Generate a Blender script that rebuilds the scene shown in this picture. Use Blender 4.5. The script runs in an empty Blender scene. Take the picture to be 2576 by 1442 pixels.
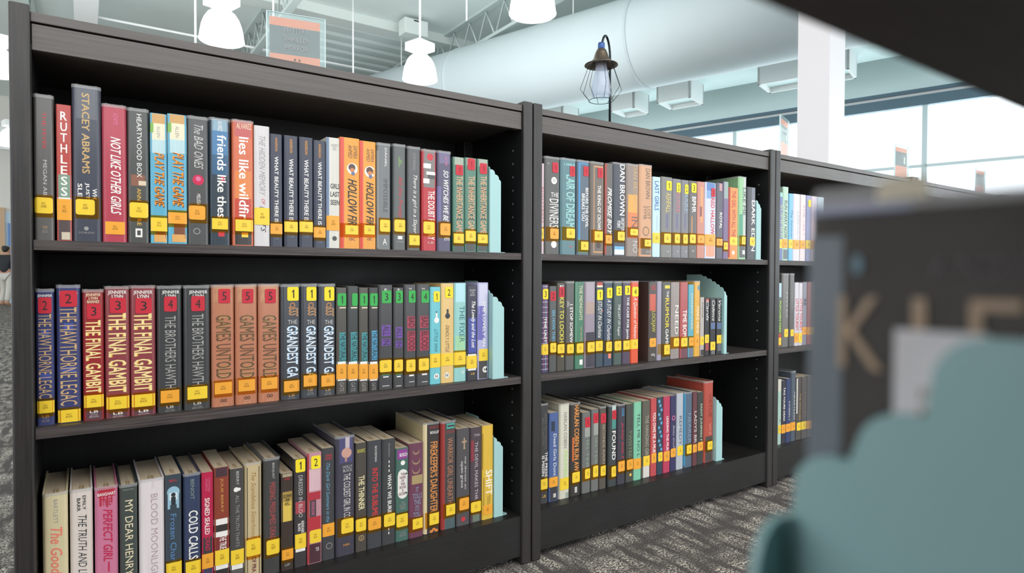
import bpy, bmesh, math, random
from mathutils import Vector, Matrix
random.seed(7)
PI = math.pi
sc = bpy.context.scene
COL = sc.collection

# ------------------------------------------------------------------ camera
YAW, PITCH, ROLL, FPX, CAMZ = 0.59983, -0.018046, 0.003395, 1583.97, 0.692
fw = Vector((math.sin(YAW)*math.cos(PITCH), math.cos(YAW)*math.cos(PITCH), math.sin(PITCH)))
rt = Vector((math.cos(YAW), -math.sin(YAW), 0)); up = rt.cross(fw)
rt, up = rt*math.cos(ROLL)+up*math.sin(ROLL), up*math.cos(ROLL)-rt*math.sin(ROLL)
cd = bpy.data.cameras.new('camera'); cam = bpy.data.objects.new('camera', cd); COL.objects.link(cam)
cd.sensor_width = 36.0; cd.lens = FPX/2576*36.0; cd.clip_start = .004; cd.clip_end = 200
cam.matrix_world = Matrix(((rt.x, up.x, -fw.x, 0), (rt.y, up.y, -fw.y, 0), (rt.z, up.z, -fw.z, CAMZ), (0, 0, 0, 1)))
cd.dof.use_dof = True; cd.dof.focus_distance = 1.4; cd.dof.aperture_fstop = 11
sc.camera = cam

# ------------------------------------------------------------------ view, world, lights
sc.view_settings.view_transform = 'Standard'; sc.view_settings.look = 'None'
sc.view_settings.gamma = 1; sc.view_settings.use_curve_mapping = False
sc.view_settings.exposure = 0.2
w = bpy.data.worlds.new('world'); sc.world = w; w.use_nodes = True
bg = w.node_tree.nodes['Background']; bg.inputs[0].default_value = (.93, .965, 1, 1); bg.inputs[1].default_value = 2.3
def area(name, loc, target, size, sizey, power, color):
    l = bpy.data.lights.new(name, 'AREA'); l.shape = 'RECTANGLE'; l.size = size; l.size_y = sizey; l.energy = power; l.color = color
    o = bpy.data.objects.new(name, l); COL.objects.link(o); o.location = loc
    o.rotation_euler = (Vector(target)-Vector(loc)).to_track_quat('-Z', 'Y').to_euler()
    return o
area('added_soft_light', (.8, -1.7, 4.2), (1.0, 1.2, .5), 6.0, 3.0, 200, (1, .955, .90))  # added soft key light above the aisle, standing in for the pendants
area('added_soft_light', (.8, 6.6, 2.6), (1.5, 8.0, 4.8), 8, 4, 175, (.95, .99, 1))  # unseen fill added in mid-air, aimed up to brighten the ceiling

_a = math.radians(17.1)
def _rw(n, w_): return (math.cos(_a)*n-math.sin(_a)*w_, math.sin(_a)*n+math.cos(_a)*w_)
area('window_daylight', (*_rw(10.6, 1.1), 1.7), (*_rw(6, 1.1), 2.3), 14.5, 2.8, 400, (.84, .97, 1))

# ------------------------------------------------------------------ materials
def srgb(h):
    if isinstance(h, str): h = [int(h[i:i+2], 16) for i in (0, 2, 4)]
    return tuple(((c/255+.055)/1.055)**2.4 if c > 10 else c/255/12.92 for c in h)
M = {}
def bs(name):
    m = bpy.data.materials.new(name); m.use_nodes = True
    return m, m.node_tree, m.node_tree.nodes['Principled BSDF']
def mat(name, col, rough=.5, metal=0, coat=0, spec=.5, emit=None, es=0, noise=0, nscale=60, bump=0):
    if name in M: return M[name]
    m, nt, b = bs(name)
    b.inputs['Base Color'].default_value = (*col, 1); b.inputs['Roughness'].default_value = rough
    b.inputs['Metallic'].default_value = metal; b.inputs['Coat Weight'].default_value = coat
    b.inputs['Coat Roughness'].default_value = .12; b.inputs['Specular IOR Level'].default_value = spec
    if emit: b.inputs['Emission Color'].default_value = (*emit, 1); b.inputs['Emission Strength'].default_value = es
    if noise or bump:
        tc = nt.nodes.new('ShaderNodeTexCoord'); n = nt.nodes.new('ShaderNodeTexNoise'); n.inputs['Scale'].default_value = nscale
        n.inputs['Detail'].default_value = 4
        nt.links.new(tc.outputs['Object'], n.inputs['Vector'])
        if noise:
            mx = nt.nodes.new('ShaderNodeMix'); mx.data_type = 'RGBA'
            mx.inputs[6].default_value = tuple(c*(1-noise) for c in col)+(1,); mx.inputs[7].default_value = tuple(min(1, c*(1+noise)) for c in col)+(1,)
            nt.links.new(n.outputs['Fac'], mx.inputs[0]); nt.links.new(mx.outputs[2], b.inputs['Base Color'])
        if bump:
            bp = nt.nodes.new('ShaderNodeBump'); bp.inputs['Strength'].default_value = bump; bp.inputs['Distance'].default_value = .002
            nt.links.new(n.outputs['Fac'], bp.inputs['Height']); nt.links.new(bp.outputs[0], b.inputs['Normal'])
    M[name] = m; return m
def cover(h):                                                        # printed cover under a glossy plastic jacket
    k = 'cover_'+h
    if k in M: return M[k]
    c = srgb(h); m, nt, b = bs(k)
    tc = nt.nodes.new('ShaderNodeTexCoord'); mp = nt.nodes.new('ShaderNodeMapping'); mp.inputs['Scale'].default_value = (220, 220, 10)
    n = nt.nodes.new('ShaderNodeTexNoise'); n.inputs['Scale'].default_value = 1; n.inputs['Detail'].default_value = 3
    mx = nt.nodes.new('ShaderNodeMix'); mx.data_type = 'RGBA'
    mx.inputs[6].default_value = tuple(x*.86 for x in c)+(1,); mx.inputs[7].default_value = tuple(min(1, x*1.12+.004) for x in c)+(1,)
    nt.links.new(tc.outputs['Object'], mp.inputs['Vector']); nt.links.new(mp.outputs[0], n.inputs['Vector'])
    nt.links.new(n.outputs['Fac'], mx.inputs[0]); nt.links.new(mx.outputs[2], b.inputs['Base Color'])
    bp = nt.nodes.new('ShaderNodeBump'); bp.inputs['Strength'].default_value = .35; bp.inputs['Distance'].default_value = .0006
    nt.links.new(n.outputs['Fac'], bp.inputs['Height']); nt.links.new(bp.outputs[0], b.inputs['Coat Normal'])
    b.inputs['Roughness'].default_value = .45; b.inputs['Coat Weight'].default_value = .45; b.inputs['Coat Roughness'].default_value = .14
    M[k] = m; return m
def ink(h):
    return mat('ink_'+h, srgb(h), .5, coat=.3)
def wood(name, axis, dark=(.030, .0245, .0225), light=(.066, .054, .049), rough=.42, coat=.3):
    if name in M: return M[name]
    m, nt, b = bs(name)
    tc = nt.nodes.new('ShaderNodeTexCoord'); mp = nt.nodes.new('ShaderNodeMapping')
    s = [260, 260, 260]; s[axis] = 7; mp.inputs['Scale'].default_value = s
    n = nt.nodes.new('ShaderNodeTexNoise'); n.inputs['Scale'].default_value = 1; n.inputs['Detail'].default_value = 6; n.inputs['Roughness'].default_value = .65
    n2 = nt.nodes.new('ShaderNodeTexNoise'); n2.inputs['Scale'].default_value = 9; n2.inputs['Detail'].default_value = 3
    cr = nt.nodes.new('ShaderNodeValToRGB'); cr.color_ramp.elements[0].position = .35; cr.color_ramp.elements[1].position = .75
    cr.color_ramp.elements[0].color = (*dark, 1); cr.color_ramp.elements[1].color = (*light, 1)
    nt.links.new(tc.outputs['Object'], mp.inputs['Vector']); nt.links.new(mp.outputs[0], n.inputs['Vector']); nt.links.new(tc.outputs['Object'], n2.inputs['Vector'])
    nt.links.new(n.outputs['Fac'], cr.inputs[0]); nt.links.new(cr.outputs[0], b.inputs['Base Color'])
    mr = nt.nodes.new('ShaderNodeMapRange'); mr.inputs[3].default_value = rough-.08; mr.inputs[4].default_value = rough+.14
    nt.links.new(n2.outputs['Fac'], mr.inputs[0]); nt.links.new(mr.outputs[0], b.inputs['Roughness'])
    bp = nt.nodes.new('ShaderNodeBump'); bp.inputs['Strength'].default_value = .25; bp.inputs['Distance'].default_value = .0006
    nt.links.new(n.outputs['Fac'], bp.inputs['Height']); nt.links.new(bp.outputs[0], b.inputs['Normal'])
    b.inputs['Coat Weight'].default_value = coat; b.inputs['Coat Roughness'].default_value = .45
    M[name] = m; return m
WX = wood('stained_wood_along', 0, dark=(.068, .058, .053), light=(.108, .092, .085))  # stain lightened for the ceiling light that header and top board reflect
WZ = wood('stained_wood_upright', 2, dark=(.011, .0095, .0092), light=(.034, .028, .0265))  # same stain, darkened for the shade low on the posts
WEDGE = wood('shelf_edge_band', 0, (.022, .016, .016), (.11, .088, .083), .5, .1)
WB = wood('shaded_inner_wood', 2, (.0025, .0025, .0028), (.006, .006, .0065), .5, 0)  # near-black colour carries the shade inside the cases
WSH = wood('shelf_board_laminate', 0, (.024, .019, .019), (.050, .041, .040), .5, .15)
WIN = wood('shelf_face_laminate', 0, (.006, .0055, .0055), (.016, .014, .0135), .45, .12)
def seethrough(name, tint, alpha, rough=.1, base=None):              # thin clear or tinted sheet
    if name in M: return M[name]
    m = bpy.data.materials.new(name); m.use_nodes = True; nt = m.node_tree; nt.nodes.clear()
    o = nt.nodes.new('ShaderNodeOutputMaterial'); t = nt.nodes.new('ShaderNodeBsdfTransparent'); t.inputs[0].default_value = (*tint, 1)
    p = nt.nodes.new('ShaderNodeBsdfPrincipled'); p.inputs['Base Color'].default_value = (*(base or tint), 1); p.inputs['Roughness'].default_value = rough
    mx = nt.nodes.new('ShaderNodeMixShader'); mx.inputs[0].default_value = alpha
    nt.links.new(t.outputs[0], mx.inputs[1]); nt.links.new(p.outputs[0], mx.inputs[2]); nt.links.new(mx.outputs[0], o.inputs[0])
    M[name] = m; return m
TAPE = seethrough('amber_tape', (.86, .56, .16), .12, .25, (.55, .3, .05))
JACKET = seethrough('clear_jacket', (.93, .94, .95), .3, .12, (.7, .7, .7))
ACRYL = seethrough('clear_acrylic', (.96, .985, .985), .12, .05, (.8, .93, .94))
ACRYLE = seethrough('acrylic_edge', (.8, .93, .95), .6, .1, (.78, .9, .92))
GLASS = seethrough('window_glass', (.97, .995, 1), .04, .03, (.8, .95, 1))
LABY = mat('yellow_label', srgb('F2CD36'), .45, coat=.2, noise=.05, nscale=30); LABO = mat('orange_label', srgb('EFA534'), .45, coat=.2, noise=.05, nscale=30)
STK = {'R': mat('red_sticker', srgb('C4283A'), .5, noise=.06), 'Y': mat('yellow_sticker', srgb('F4DC28'), .5, noise=.04), 'G': mat('green_sticker', srgb('3AAA50'), .5, noise=.05)}
LINK = mat('label_ink', srgb('8A641E'), .6); DIGIT = mat('digit_ink', (.02, .02, .02), .5)
def paper():
    m, nt, b = bs('page_paper'); tc = nt.nodes.new('ShaderNodeTexCoord'); mp = nt.nodes.new('ShaderNodeMapping'); mp.inputs['Scale'].default_value = (1500, 8, 8)
    n = nt.nodes.new('ShaderNodeTexNoise'); n.inputs['Scale'].default_value = 1
    mx = nt.nodes.new('ShaderNodeMix'); mx.data_type = 'RGBA'; mx.inputs[6].default_value = (.36, .28, .19, 1); mx.inputs[7].default_value = (.66, .56, .42, 1)
    nt.links.new(tc.outputs['Object'], mp.inputs['Vector']); nt.links.new(mp.outputs[0], n.inputs['Vector']); nt.links.new(n.outputs['Fac'], mx.inputs[0])
    nt.links.new(mx.outputs[2], b.inputs['Base Color']); b.inputs['Roughness'].default_value = .85; return m
PAGE = paper()
TEAL = mat('teal_painted_steel', srgb('A4CCCD'), .42, coat=.15, noise=.03, nscale=20)
def carpet():
    m, nt, b = bs('carpet'); tc = nt.nodes.new('ShaderNodeTexCoord')
    def nz(sx, sy, sc_, det=3):
        mp = nt.nodes.new('ShaderNodeMapping'); mp.inputs['Scale'].default_value = (sx, sy, 1)
        n = nt.nodes.new('ShaderNodeTexNoise'); n.inputs['Scale'].default_value = sc_; n.inputs['Detail'].default_value = det
        nt.links.new(tc.outputs['Object'], mp.inputs['Vector']); nt.links.new(mp.outputs[0], n.inputs['Vector']); return n.outputs['Fac']
    def ramp(x, a, c):
        r = nt.nodes.new('ShaderNodeMapRange'); r.inputs[1].default_value = a; r.inputs[2].default_value = c
        nt.links.new(x, r.inputs[0]); return r.outputs[0]
    def mul(a, c):
        r = nt.nodes.new('ShaderNodeMath'); r.operation = 'MULTIPLY'; nt.links.new(a, r.inputs[0]); nt.links.new(c, r.inputs[1]); return r.outputs[0]
    streak = ramp(nz(34, 6, 1), .41, .56); cross = ramp(nz(5, 17, 1, 5), .34, .56); tuft = ramp(nz(1, 1, 170, 2), .44, .56)
    mask = mul(mul(streak, cross), tuft)
    mx = nt.nodes.new('ShaderNodeMix'); mx.data_type = 'RGBA'; mx.inputs[6].default_value = (.158, .141, .136, 1); mx.inputs[7].default_value = (.88, .80, .70, 1)
    nt.links.new(mask, mx.inputs[0])
    fine = nt.nodes.new('ShaderNodeMix'); fine.data_type = 'RGBA'; fine.blend_type = 'MULTIPLY'; fine.inputs[0].default_value = .45
    g = ramp(nz(1, 1, 260, 1), .25, .75); cb = nt.nodes.new('ShaderNodeCombineColor')
    for i in range(3): nt.links.new(g, cb.inputs[i])
    nt.links.new(mx.outputs[2], fine.inputs[6]); nt.links.new(cb.outputs[0], fine.inputs[7]); nt.links.new(fine.outputs[2], b.inputs['Base Color'])
    b.inputs['Roughness'].default_value = 1; b.inputs['Specular IOR Level'].default_value = .1
    bp = nt.nodes.new('ShaderNodeBump'); bp.inputs['Distance'].default_value = .004; nt.links.new(g, bp.inputs['Height']); nt.links.new(bp.outputs[0], b.inputs['Normal'])
    return m
CARPET = carpet()

# ------------------------------------------------------------------ mesh helpers
class MB:
    def __init__(s): s.v = []; s.f = []; s.m = []; s.mats = []; s.smooth = []
    def mi(s, m):
        if m not in s.mats: s.mats.append(m)
        return s.mats.index(m)
    def add(s, vs, fs, m, smooth=False):
        o = len(s.v); s.v += [tuple(v) for v in vs]; k = s.mi(m)
        for f in fs: s.f.append([o+i for i in f]); s.m.append(k); s.smooth.append(smooth)
    def box(s, a, b, m, bev=0):
        (x0, y0, z0), (x1, y1, z1) = a, b
        if bev <= 0:
            s.add([(x0,y0,z0),(x1,y0,z0),(x1,y1,z0),(x0,y1,z0),(x0,y0,z1),(x1,y0,z1),(x1,y1,z1),(x0,y1,z1)],
                  [(3,2,1,0),(4,5,6,7),(0,1,5,4),(1,2,6,5),(2,3,7,6),(3,0,4,7)], m); return
        bm = bmesh.new(); bmesh.ops.create_cube(bm, size=1)
        for v in bm.verts: v.co = Vector((x0+(v.co.x+.5)*(x1-x0), y0+(v.co.y+.5)*(y1-y0), z0+(v.co.z+.5)*(z1-z0)))
        bmesh.ops.bevel(bm, geom=bm.edges[:], offset=bev, segments=2, affect='EDGES', profile=.5)
        bm.verts.index_update(); s.add([v.co[:] for v in bm.verts], [[v.index for v in f.verts] for f in bm.faces], m); bm.free()
    def tube(s, pts, r, m, n=10, cap=True):
        pts = [Vector(p) for p in pts]; rs = r if isinstance(r, (list, tuple)) else [r]*len(pts)
        vs = []; ref = None
        for i, p in enumerate(pts):
            t = (pts[min(i+1, len(pts)-1)]-pts[max(i-1, 0)]).normalized()
            if ref is None: ref = t.orthogonal().normalized()
            a = (ref-t*ref.dot(t)).normalized(); ref = a; b2 = t.cross(a)
            for k in range(n):
                th = 2*PI*k/n; vs.append(p+(a*math.cos(th)+b2*math.sin(th))*rs[i])
        fs = []
        for i in range(len(pts)-1):
            for k in range(n): fs.append((i*n+k, i*n+(k+1) % n, (i+1)*n+(k+1) % n, (i+1)*n+k))
        if cap: fs.append(tuple(range(n-1, -1, -1))); fs.append(tuple((len(pts)-1)*n+k for k in range(n)))
        s.add(vs, fs, m, True)
    def lathe(s, prof, m, n=28, c=(0, 0, 0)):
        vs = []; fs = []
        for r, z in prof:
            for k in range(n): vs.append((c[0]+r*math.cos(2*PI*k/n), c[1]+r*math.sin(2*PI*k/n), c[2]+z))
        for i in range(len(prof)-1):
            for k in range(n): fs.append((i*n+k, i*n+(k+1) % n, (i+1)*n+(k+1) % n, (i+1)*n+k))
        s.add(vs, fs, m, True)
    def build(s, name, parent=None, loc=(0, 0, 0), rz=0):
        me = bpy.data.meshes.new(name); me.from_pydata(s.v, [], s.f)
        for m in s.mats: me.materials.append(m)
        me.polygons.foreach_set('material_index', s.m); me.polygons.foreach_set('use_smooth', s.smooth); me.update()
        o = bpy.data.objects.new(name, me); COL.objects.link(o); o.location = loc; o.rotation_euler.z = rz
        if parent: o.parent = parent
        return o
def thing(name, label, cat, loc=(0, 0, 0), rz=0, group=None):
    o = bpy.data.objects.new(name, None); COL.objects.link(o); o.location = loc; o.rotation_euler.z = rz; o.empty_display_size = .05
    o['label'] = label; o['category'] = cat
    if group: o['group'] = group
    return o
def tag(o, label, cat, group=None):
    o['label'] = label; o['category'] = cat
    if group: o['group'] = group
    return o
def struct(o): o['kind'] = 'structure'; return o

_tx = {}
def text_mesh(s, st='n'):
    """flat lettering scaled to the unit square, cut finely enough to wrap a curved spine"""
    k = (s, st)
    if k in _tx: return _tx[k]
    if s == '1': return ([(.5, 0), (.95, 0), (.95, 1), (.62, 1), (.05, .78), (.05, .64), (.5, .8)], [(0, 1, 2, 3, 6), (3, 4, 5, 6)])
    c = bpy.data.curves.new('t', 'FONT'); c.body = s; c.resolution_u = 2; c.fill_mode = 'FRONT'; c.align_x = 'CENTER'; c.space_line = .86
    if 'i' in st: c.shear = .35
    o = bpy.data.objects.new('t', c); me = bpy.data.meshes.new_from_object(o)
    bpy.data.objects.remove(o); bpy.data.curves.remove(c)
    vs = [tuple(v.co) for v in me.vertices] or [(0, 0, 0)]
    x0 = min(v[0] for v in vs); x1 = max(v[0] for v in vs); y0 = min(v[1] for v in vs); y1 = max(v[1] for v in vs)
    w_, h_ = max(x1-x0, 1e-6), max(y1-y0, 1e-6)
    bm = bmesh.new(); bm.from_mesh(me); bpy.data.meshes.remove(me)
    if 'h' in st: cuts = [((x0+w_*q/6, 0, 0), (1, 0, 0)) for q in range(1, 6)]
    else: cuts = [((0, y0+h_*q/5, 0), (0, 1, 0)) for q in range(1, 5)]
    for co, no in cuts: bmesh.ops.bisect_plane(bm, geom=bm.verts[:]+bm.edges[:]+bm.faces[:], dist=1e-6, plane_co=co, plane_no=no)
    bm.verts.index_update(); base = [(v.co.x, v.co.y) for v in bm.verts]; bf = [tuple(v.index for v in f.verts) for f in bm.faces]; bm.free()
    e = .016; sh = [(0, 0)] if 'b' not in st else [(-e, -e*.6), (e, e*.6), (e, -e*.6), (-e, e*.6)]
    out = []; fs = []
    for q, (dx, dy) in enumerate(sh):
        n0 = len(out); out += [((x+dx-x0+e)/(w_+2*e), (y+dy-y0+e)/(h_+2*e), q) for x, y in base]; fs += [tuple(n0+i for i in f) for f in bf]
    _tx[k] = (out, fs); return _tx[k]

PAL={'red': 'C8303C','white': 'EDEAE6','cream': 'E8DAB8','black': '1C1A1A','gray': '9A9896','lgray': 'C4C2C0','dgray': '464646','yel': 'F0CC3C','org': 'EBA03A','tan': 'C8A56E','gold': 'E6B84C','pink': 'D66E96','crim': 'C81E4E','blue': '78AFE1','lblue': 'A8D0E4','teal': '46A5AA','lteal': '9FD6D8','purple': '6E4196','blood': 'A53246','green': '41A04E','coral': 'F08670','brown': '6A4632','navy': '282E46','orange': 'F0962C','slate': '5A6E82','mint': '8CCDAF','sky': '5AAFC8','maroon': '6E2837','lime': '9AD264','olive': 'A58C46','ink': '2A3036','cyan': '5AB4D2','deep': '3C5A78','rose': 'C05A5A','dteal': '2E6E78'}
def hx(c): return PAL.get(c, c)

# ------------------------------------------------------------------ books
class Spine:
    def __init__(s, w, b, p=4.0): s.w = w; s.b = b; s.p = p
    def y(s, u): return s.b*(max(0, abs(2*min(max(u, 0), 1)-1)-.68)/.32)**2.2
def strip(mb, sp, z0, z1, u0, u1, off, m, rnd=0, n=8):
    if z0 > z1: z0, z1 = z1, z0
    rnd = min(rnd, (z1-z0)*.45, (u1-u0)*sp.w*.45)
    us = [u0+(u1-u0)*i/n for i in range(n+1)]
    if rnd: 
        e = rnd/sp.w; us = sorted(set([u0, u0+e*.12, u0+e*.45, u0+e]+[u0+e+(u1-u0-2*e)*i/n for i in range(1, n)]+[u1-e, u1-e*.45, u1-e*.12, u1]))
    lo = []; hi = []
    for u in us:
        d = 0
        if rnd:
            q = min(u-u0, u1-u)*sp.w
            if q < rnd: d = rnd-math.sqrt(max(0, rnd*rnd-(rnd-q)**2))
        x = (u-.5)*sp.w; y = sp.y(u)-off
        lo.append((x, y, z0+d)); hi.append((x, y, z1-d))
    k = len(us); mb.add(lo+hi, [(i, i+1, k+i+1, k+i) for i in range(k-1)], m)
def spine_text(mb, sp, s, za, zb, u0, u1, m, st='n', off=.0005):
    top, bot = max(za, zb), min(za, zb)
    if 's' in st:                                                    # upright letters stacked one under another
        n = len(s); h = (top-bot)/n
        for i, ch in enumerate(s): spine_text(mb, sp, ch, top-i*h-h*.12, top-(i+1)*h+h*.06, u0, u1, m, 'hb', off)
        return
    vs, fs = text_mesh(s, st)
    out = []
    for v in vs:
        a, b = v[0], v[1]
        if 'h' in st: u = u0+(u1-u0)*a; z = bot+(top-bot)*b
        else: u = u0+(u1-u0)*b; z = top-(top-bot)*a
        out.append(((u-.5)*sp.w, sp.y(u)-off-(.00002*v[2] if len(v) > 2 else 0), z))
    mb.add(out, fs, m)
def disc(mb, sp, z, u, r, ru, m, off):
    n = 20; vs = [((u-.5)*sp.w, sp.y(u)-off, z)]
    for k in range(n):
        dx = ru*math.cos(2*PI*k/n); uu = min(max(u+dx/sp.w, .0), 1); vs.append(((uu-.5)*sp.w, sp.y(uu)-off, z+r*math.sin(2*PI*k/n)))
    mb.add(vs, [(0, 1+k, 1+(k+1) % n) for k in range(n)], m)
def make_book(row, w, h, kind, col, items, side, depth):
    """parts of one book in its own space: spine at y=0 facing -y, standing on z=0"""
    parts = []
    hard = kind == 'H'; w2 = w-.0006
    b = min(.0045, w2*.16) if hard else min(.0022, w2*.1)
    sp = Spine(w2, b, 3.2 if hard else 5)
    th = (.0026 if hard else .0006); base = cover(col)
    mb = MB()
    us = [0, .015, .04, .07, .11, .16, .3, .7, .84, .89, .93, .96, .985, 1]
    outer = [(-w2/2, depth)]+[((u-.5)*w2, sp.y(u)) for u in us]+[(w2/2, depth)]
    inn = [(-w2/2+th, depth)]+[(max(-w2/2+th, min(w2/2-th, (u-.5)*w2)), sp.y(u)+th) for u in us]+[(w2/2-th, depth)]
    k = len(outer); vs = []
    for z in (0, h): vs += [(x, y, z) for x, y in outer]+[(x, y, z) for x, y in inn]
    fs = []; sf = []
    for i in range(k-1):
        f = (i, i+1, 2*k+i+1, 2*k+i)
        (sf if side and i in (0, k-2) else fs).append(f)
        fs.append((k+i+1, k+i, 3*k+i, 3*k+i+1)); fs.append((2*k+i, 2*k+i+1, 3*k+i+1, 3*k+i)); fs.append((i+1, i, k+i, k+i+1))
    fs += [(0, 2*k, 3*k, k), (k-1, 2*k-1, 4*k-1, 3*k-1)]
    mb.add(vs, fs, base, False)
    if sf: mb.add(vs, sf, cover(side))
    layer = 0
    labs = []; stks = []
    for it in items:
        t = it[0]; layer += 1; off = .00008+.00002*layer
        if t == 'B': strip(mb, sp, it[1]/1e3, it[2]/1e3, it[3], it[4], off, cover(hx(it[5])))
        elif t == 'T': spine_text(mb, sp, it[1], it[2]/1e3, it[3]/1e3, it[4], it[5], ink(hx(it[6])), it[7], off+.0001)
        elif t == 'O': disc(mb, sp, it[1]/1e3, it[2], it[3]/1e3, min(it[3]/1e3, w2*.42), ink(hx(it[4])), off)
        elif t == 'L': labs.append(it)
        elif t == 'S': stks.append(it)
    parts.append(('cover', mb))
    pg = MB()
    if hard: pg.box((-w2/2+th+.0003, b+th+.0004, .003), (w2/2-th-.0003, depth-.004, h-.0035), PAGE)
    else: pg.box((-w2/2+th, b+th, .0003), (w2/2-th, depth-.0006, h-.0005), PAGE)
    z = h-.0035 if hard else h-.0005                                 # ownership stamp on the head of the page block
    if row[1] == 'C' and row[0] == '1' and w2 > .022:
        for q, ss in enumerate(('PUBLIC', 'LIBRARY')):
            tv, tf = text_mesh(ss, 'n'); x = -w2*.12+q*w2*.14
            pg.add([(x+c*w2*.11, .036-a*.026, z+.0002) for a, c in (v[:2] for v in tv)], tf, LINK)
    parts.append(('page_block', pg))
    if hard:
        j = MB(); e = .0006
        o2 = [(x*(1+2*e/w2) if abs(x) > 1e-6 else x, y-e if i not in (0, k-1) else y) for i, (x, y) in enumerate(outer)]
        vs = [(x, y, h-.004) for x, y in o2]+[(x, y, h+.0016+.0005*math.sin(i*2.3)) for i, (x, y) in enumerate(o2)]
        j.add(vs, [(i, i+1, k+i+1, k+i) for i in range(k-1)], JACKET); parts.append(('plastic_jacket', j))
    for it in labs:
        _, z0, z1, u0, u1, c, rnd, tape, txt = it; z0 /= 1e3; z1 /= 1e3; lo, hi = min(z0, z1), max(z0, z1)
        if tape:
            t = MB(); strip(t, sp, max(.001, lo-.006), min(h-.001, hi+.004), 0, 1, .0006, TAPE); parts.append(('label_tape', t))
        l = MB(); strip(l, sp, lo, hi, u0, u1, .0008, LABY if c == 'Y' else LABO, .0035 if rnd else .0006)
        uc = (u0+u1)/2; du = (u1-u0)*.15
        spine_text(l, sp, txt, hi-(hi-lo)*.30, lo+(hi-lo)*.36, uc-du, uc+du, LINK, 'h', .0010)
        parts.append(('call_number_label', l))
    for it in stks:
        _, z0, z1, u0, u1, c, dg = it; z0 /= 1e3; z1 /= 1e3; lo, hi = min(z0, z1), max(z0, z1)
        l = MB(); strip(l, sp, lo, hi, u0, u1, .0008, STK[c], .003)
        uc = (u0+u1)/2; du = (u1-u0)*(.2 if dg != '1' else .11)
        if dg: spine_text(l, sp, dg, hi-(hi-lo)*.2, lo+(hi-lo)*.2, uc-du, uc+du, DIGIT, 'h', .0010)
        elif c == 'R': spine_text(l, sp, '1', hi-(hi-lo)*.25, lo+(hi-lo)*.25, uc-du*.55, uc+du*.55, mat('dark_red_ink', srgb('8A1E2C'), .5), 'h', .0010)
        parts.append(('series_sticker', l))
    return parts
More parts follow.
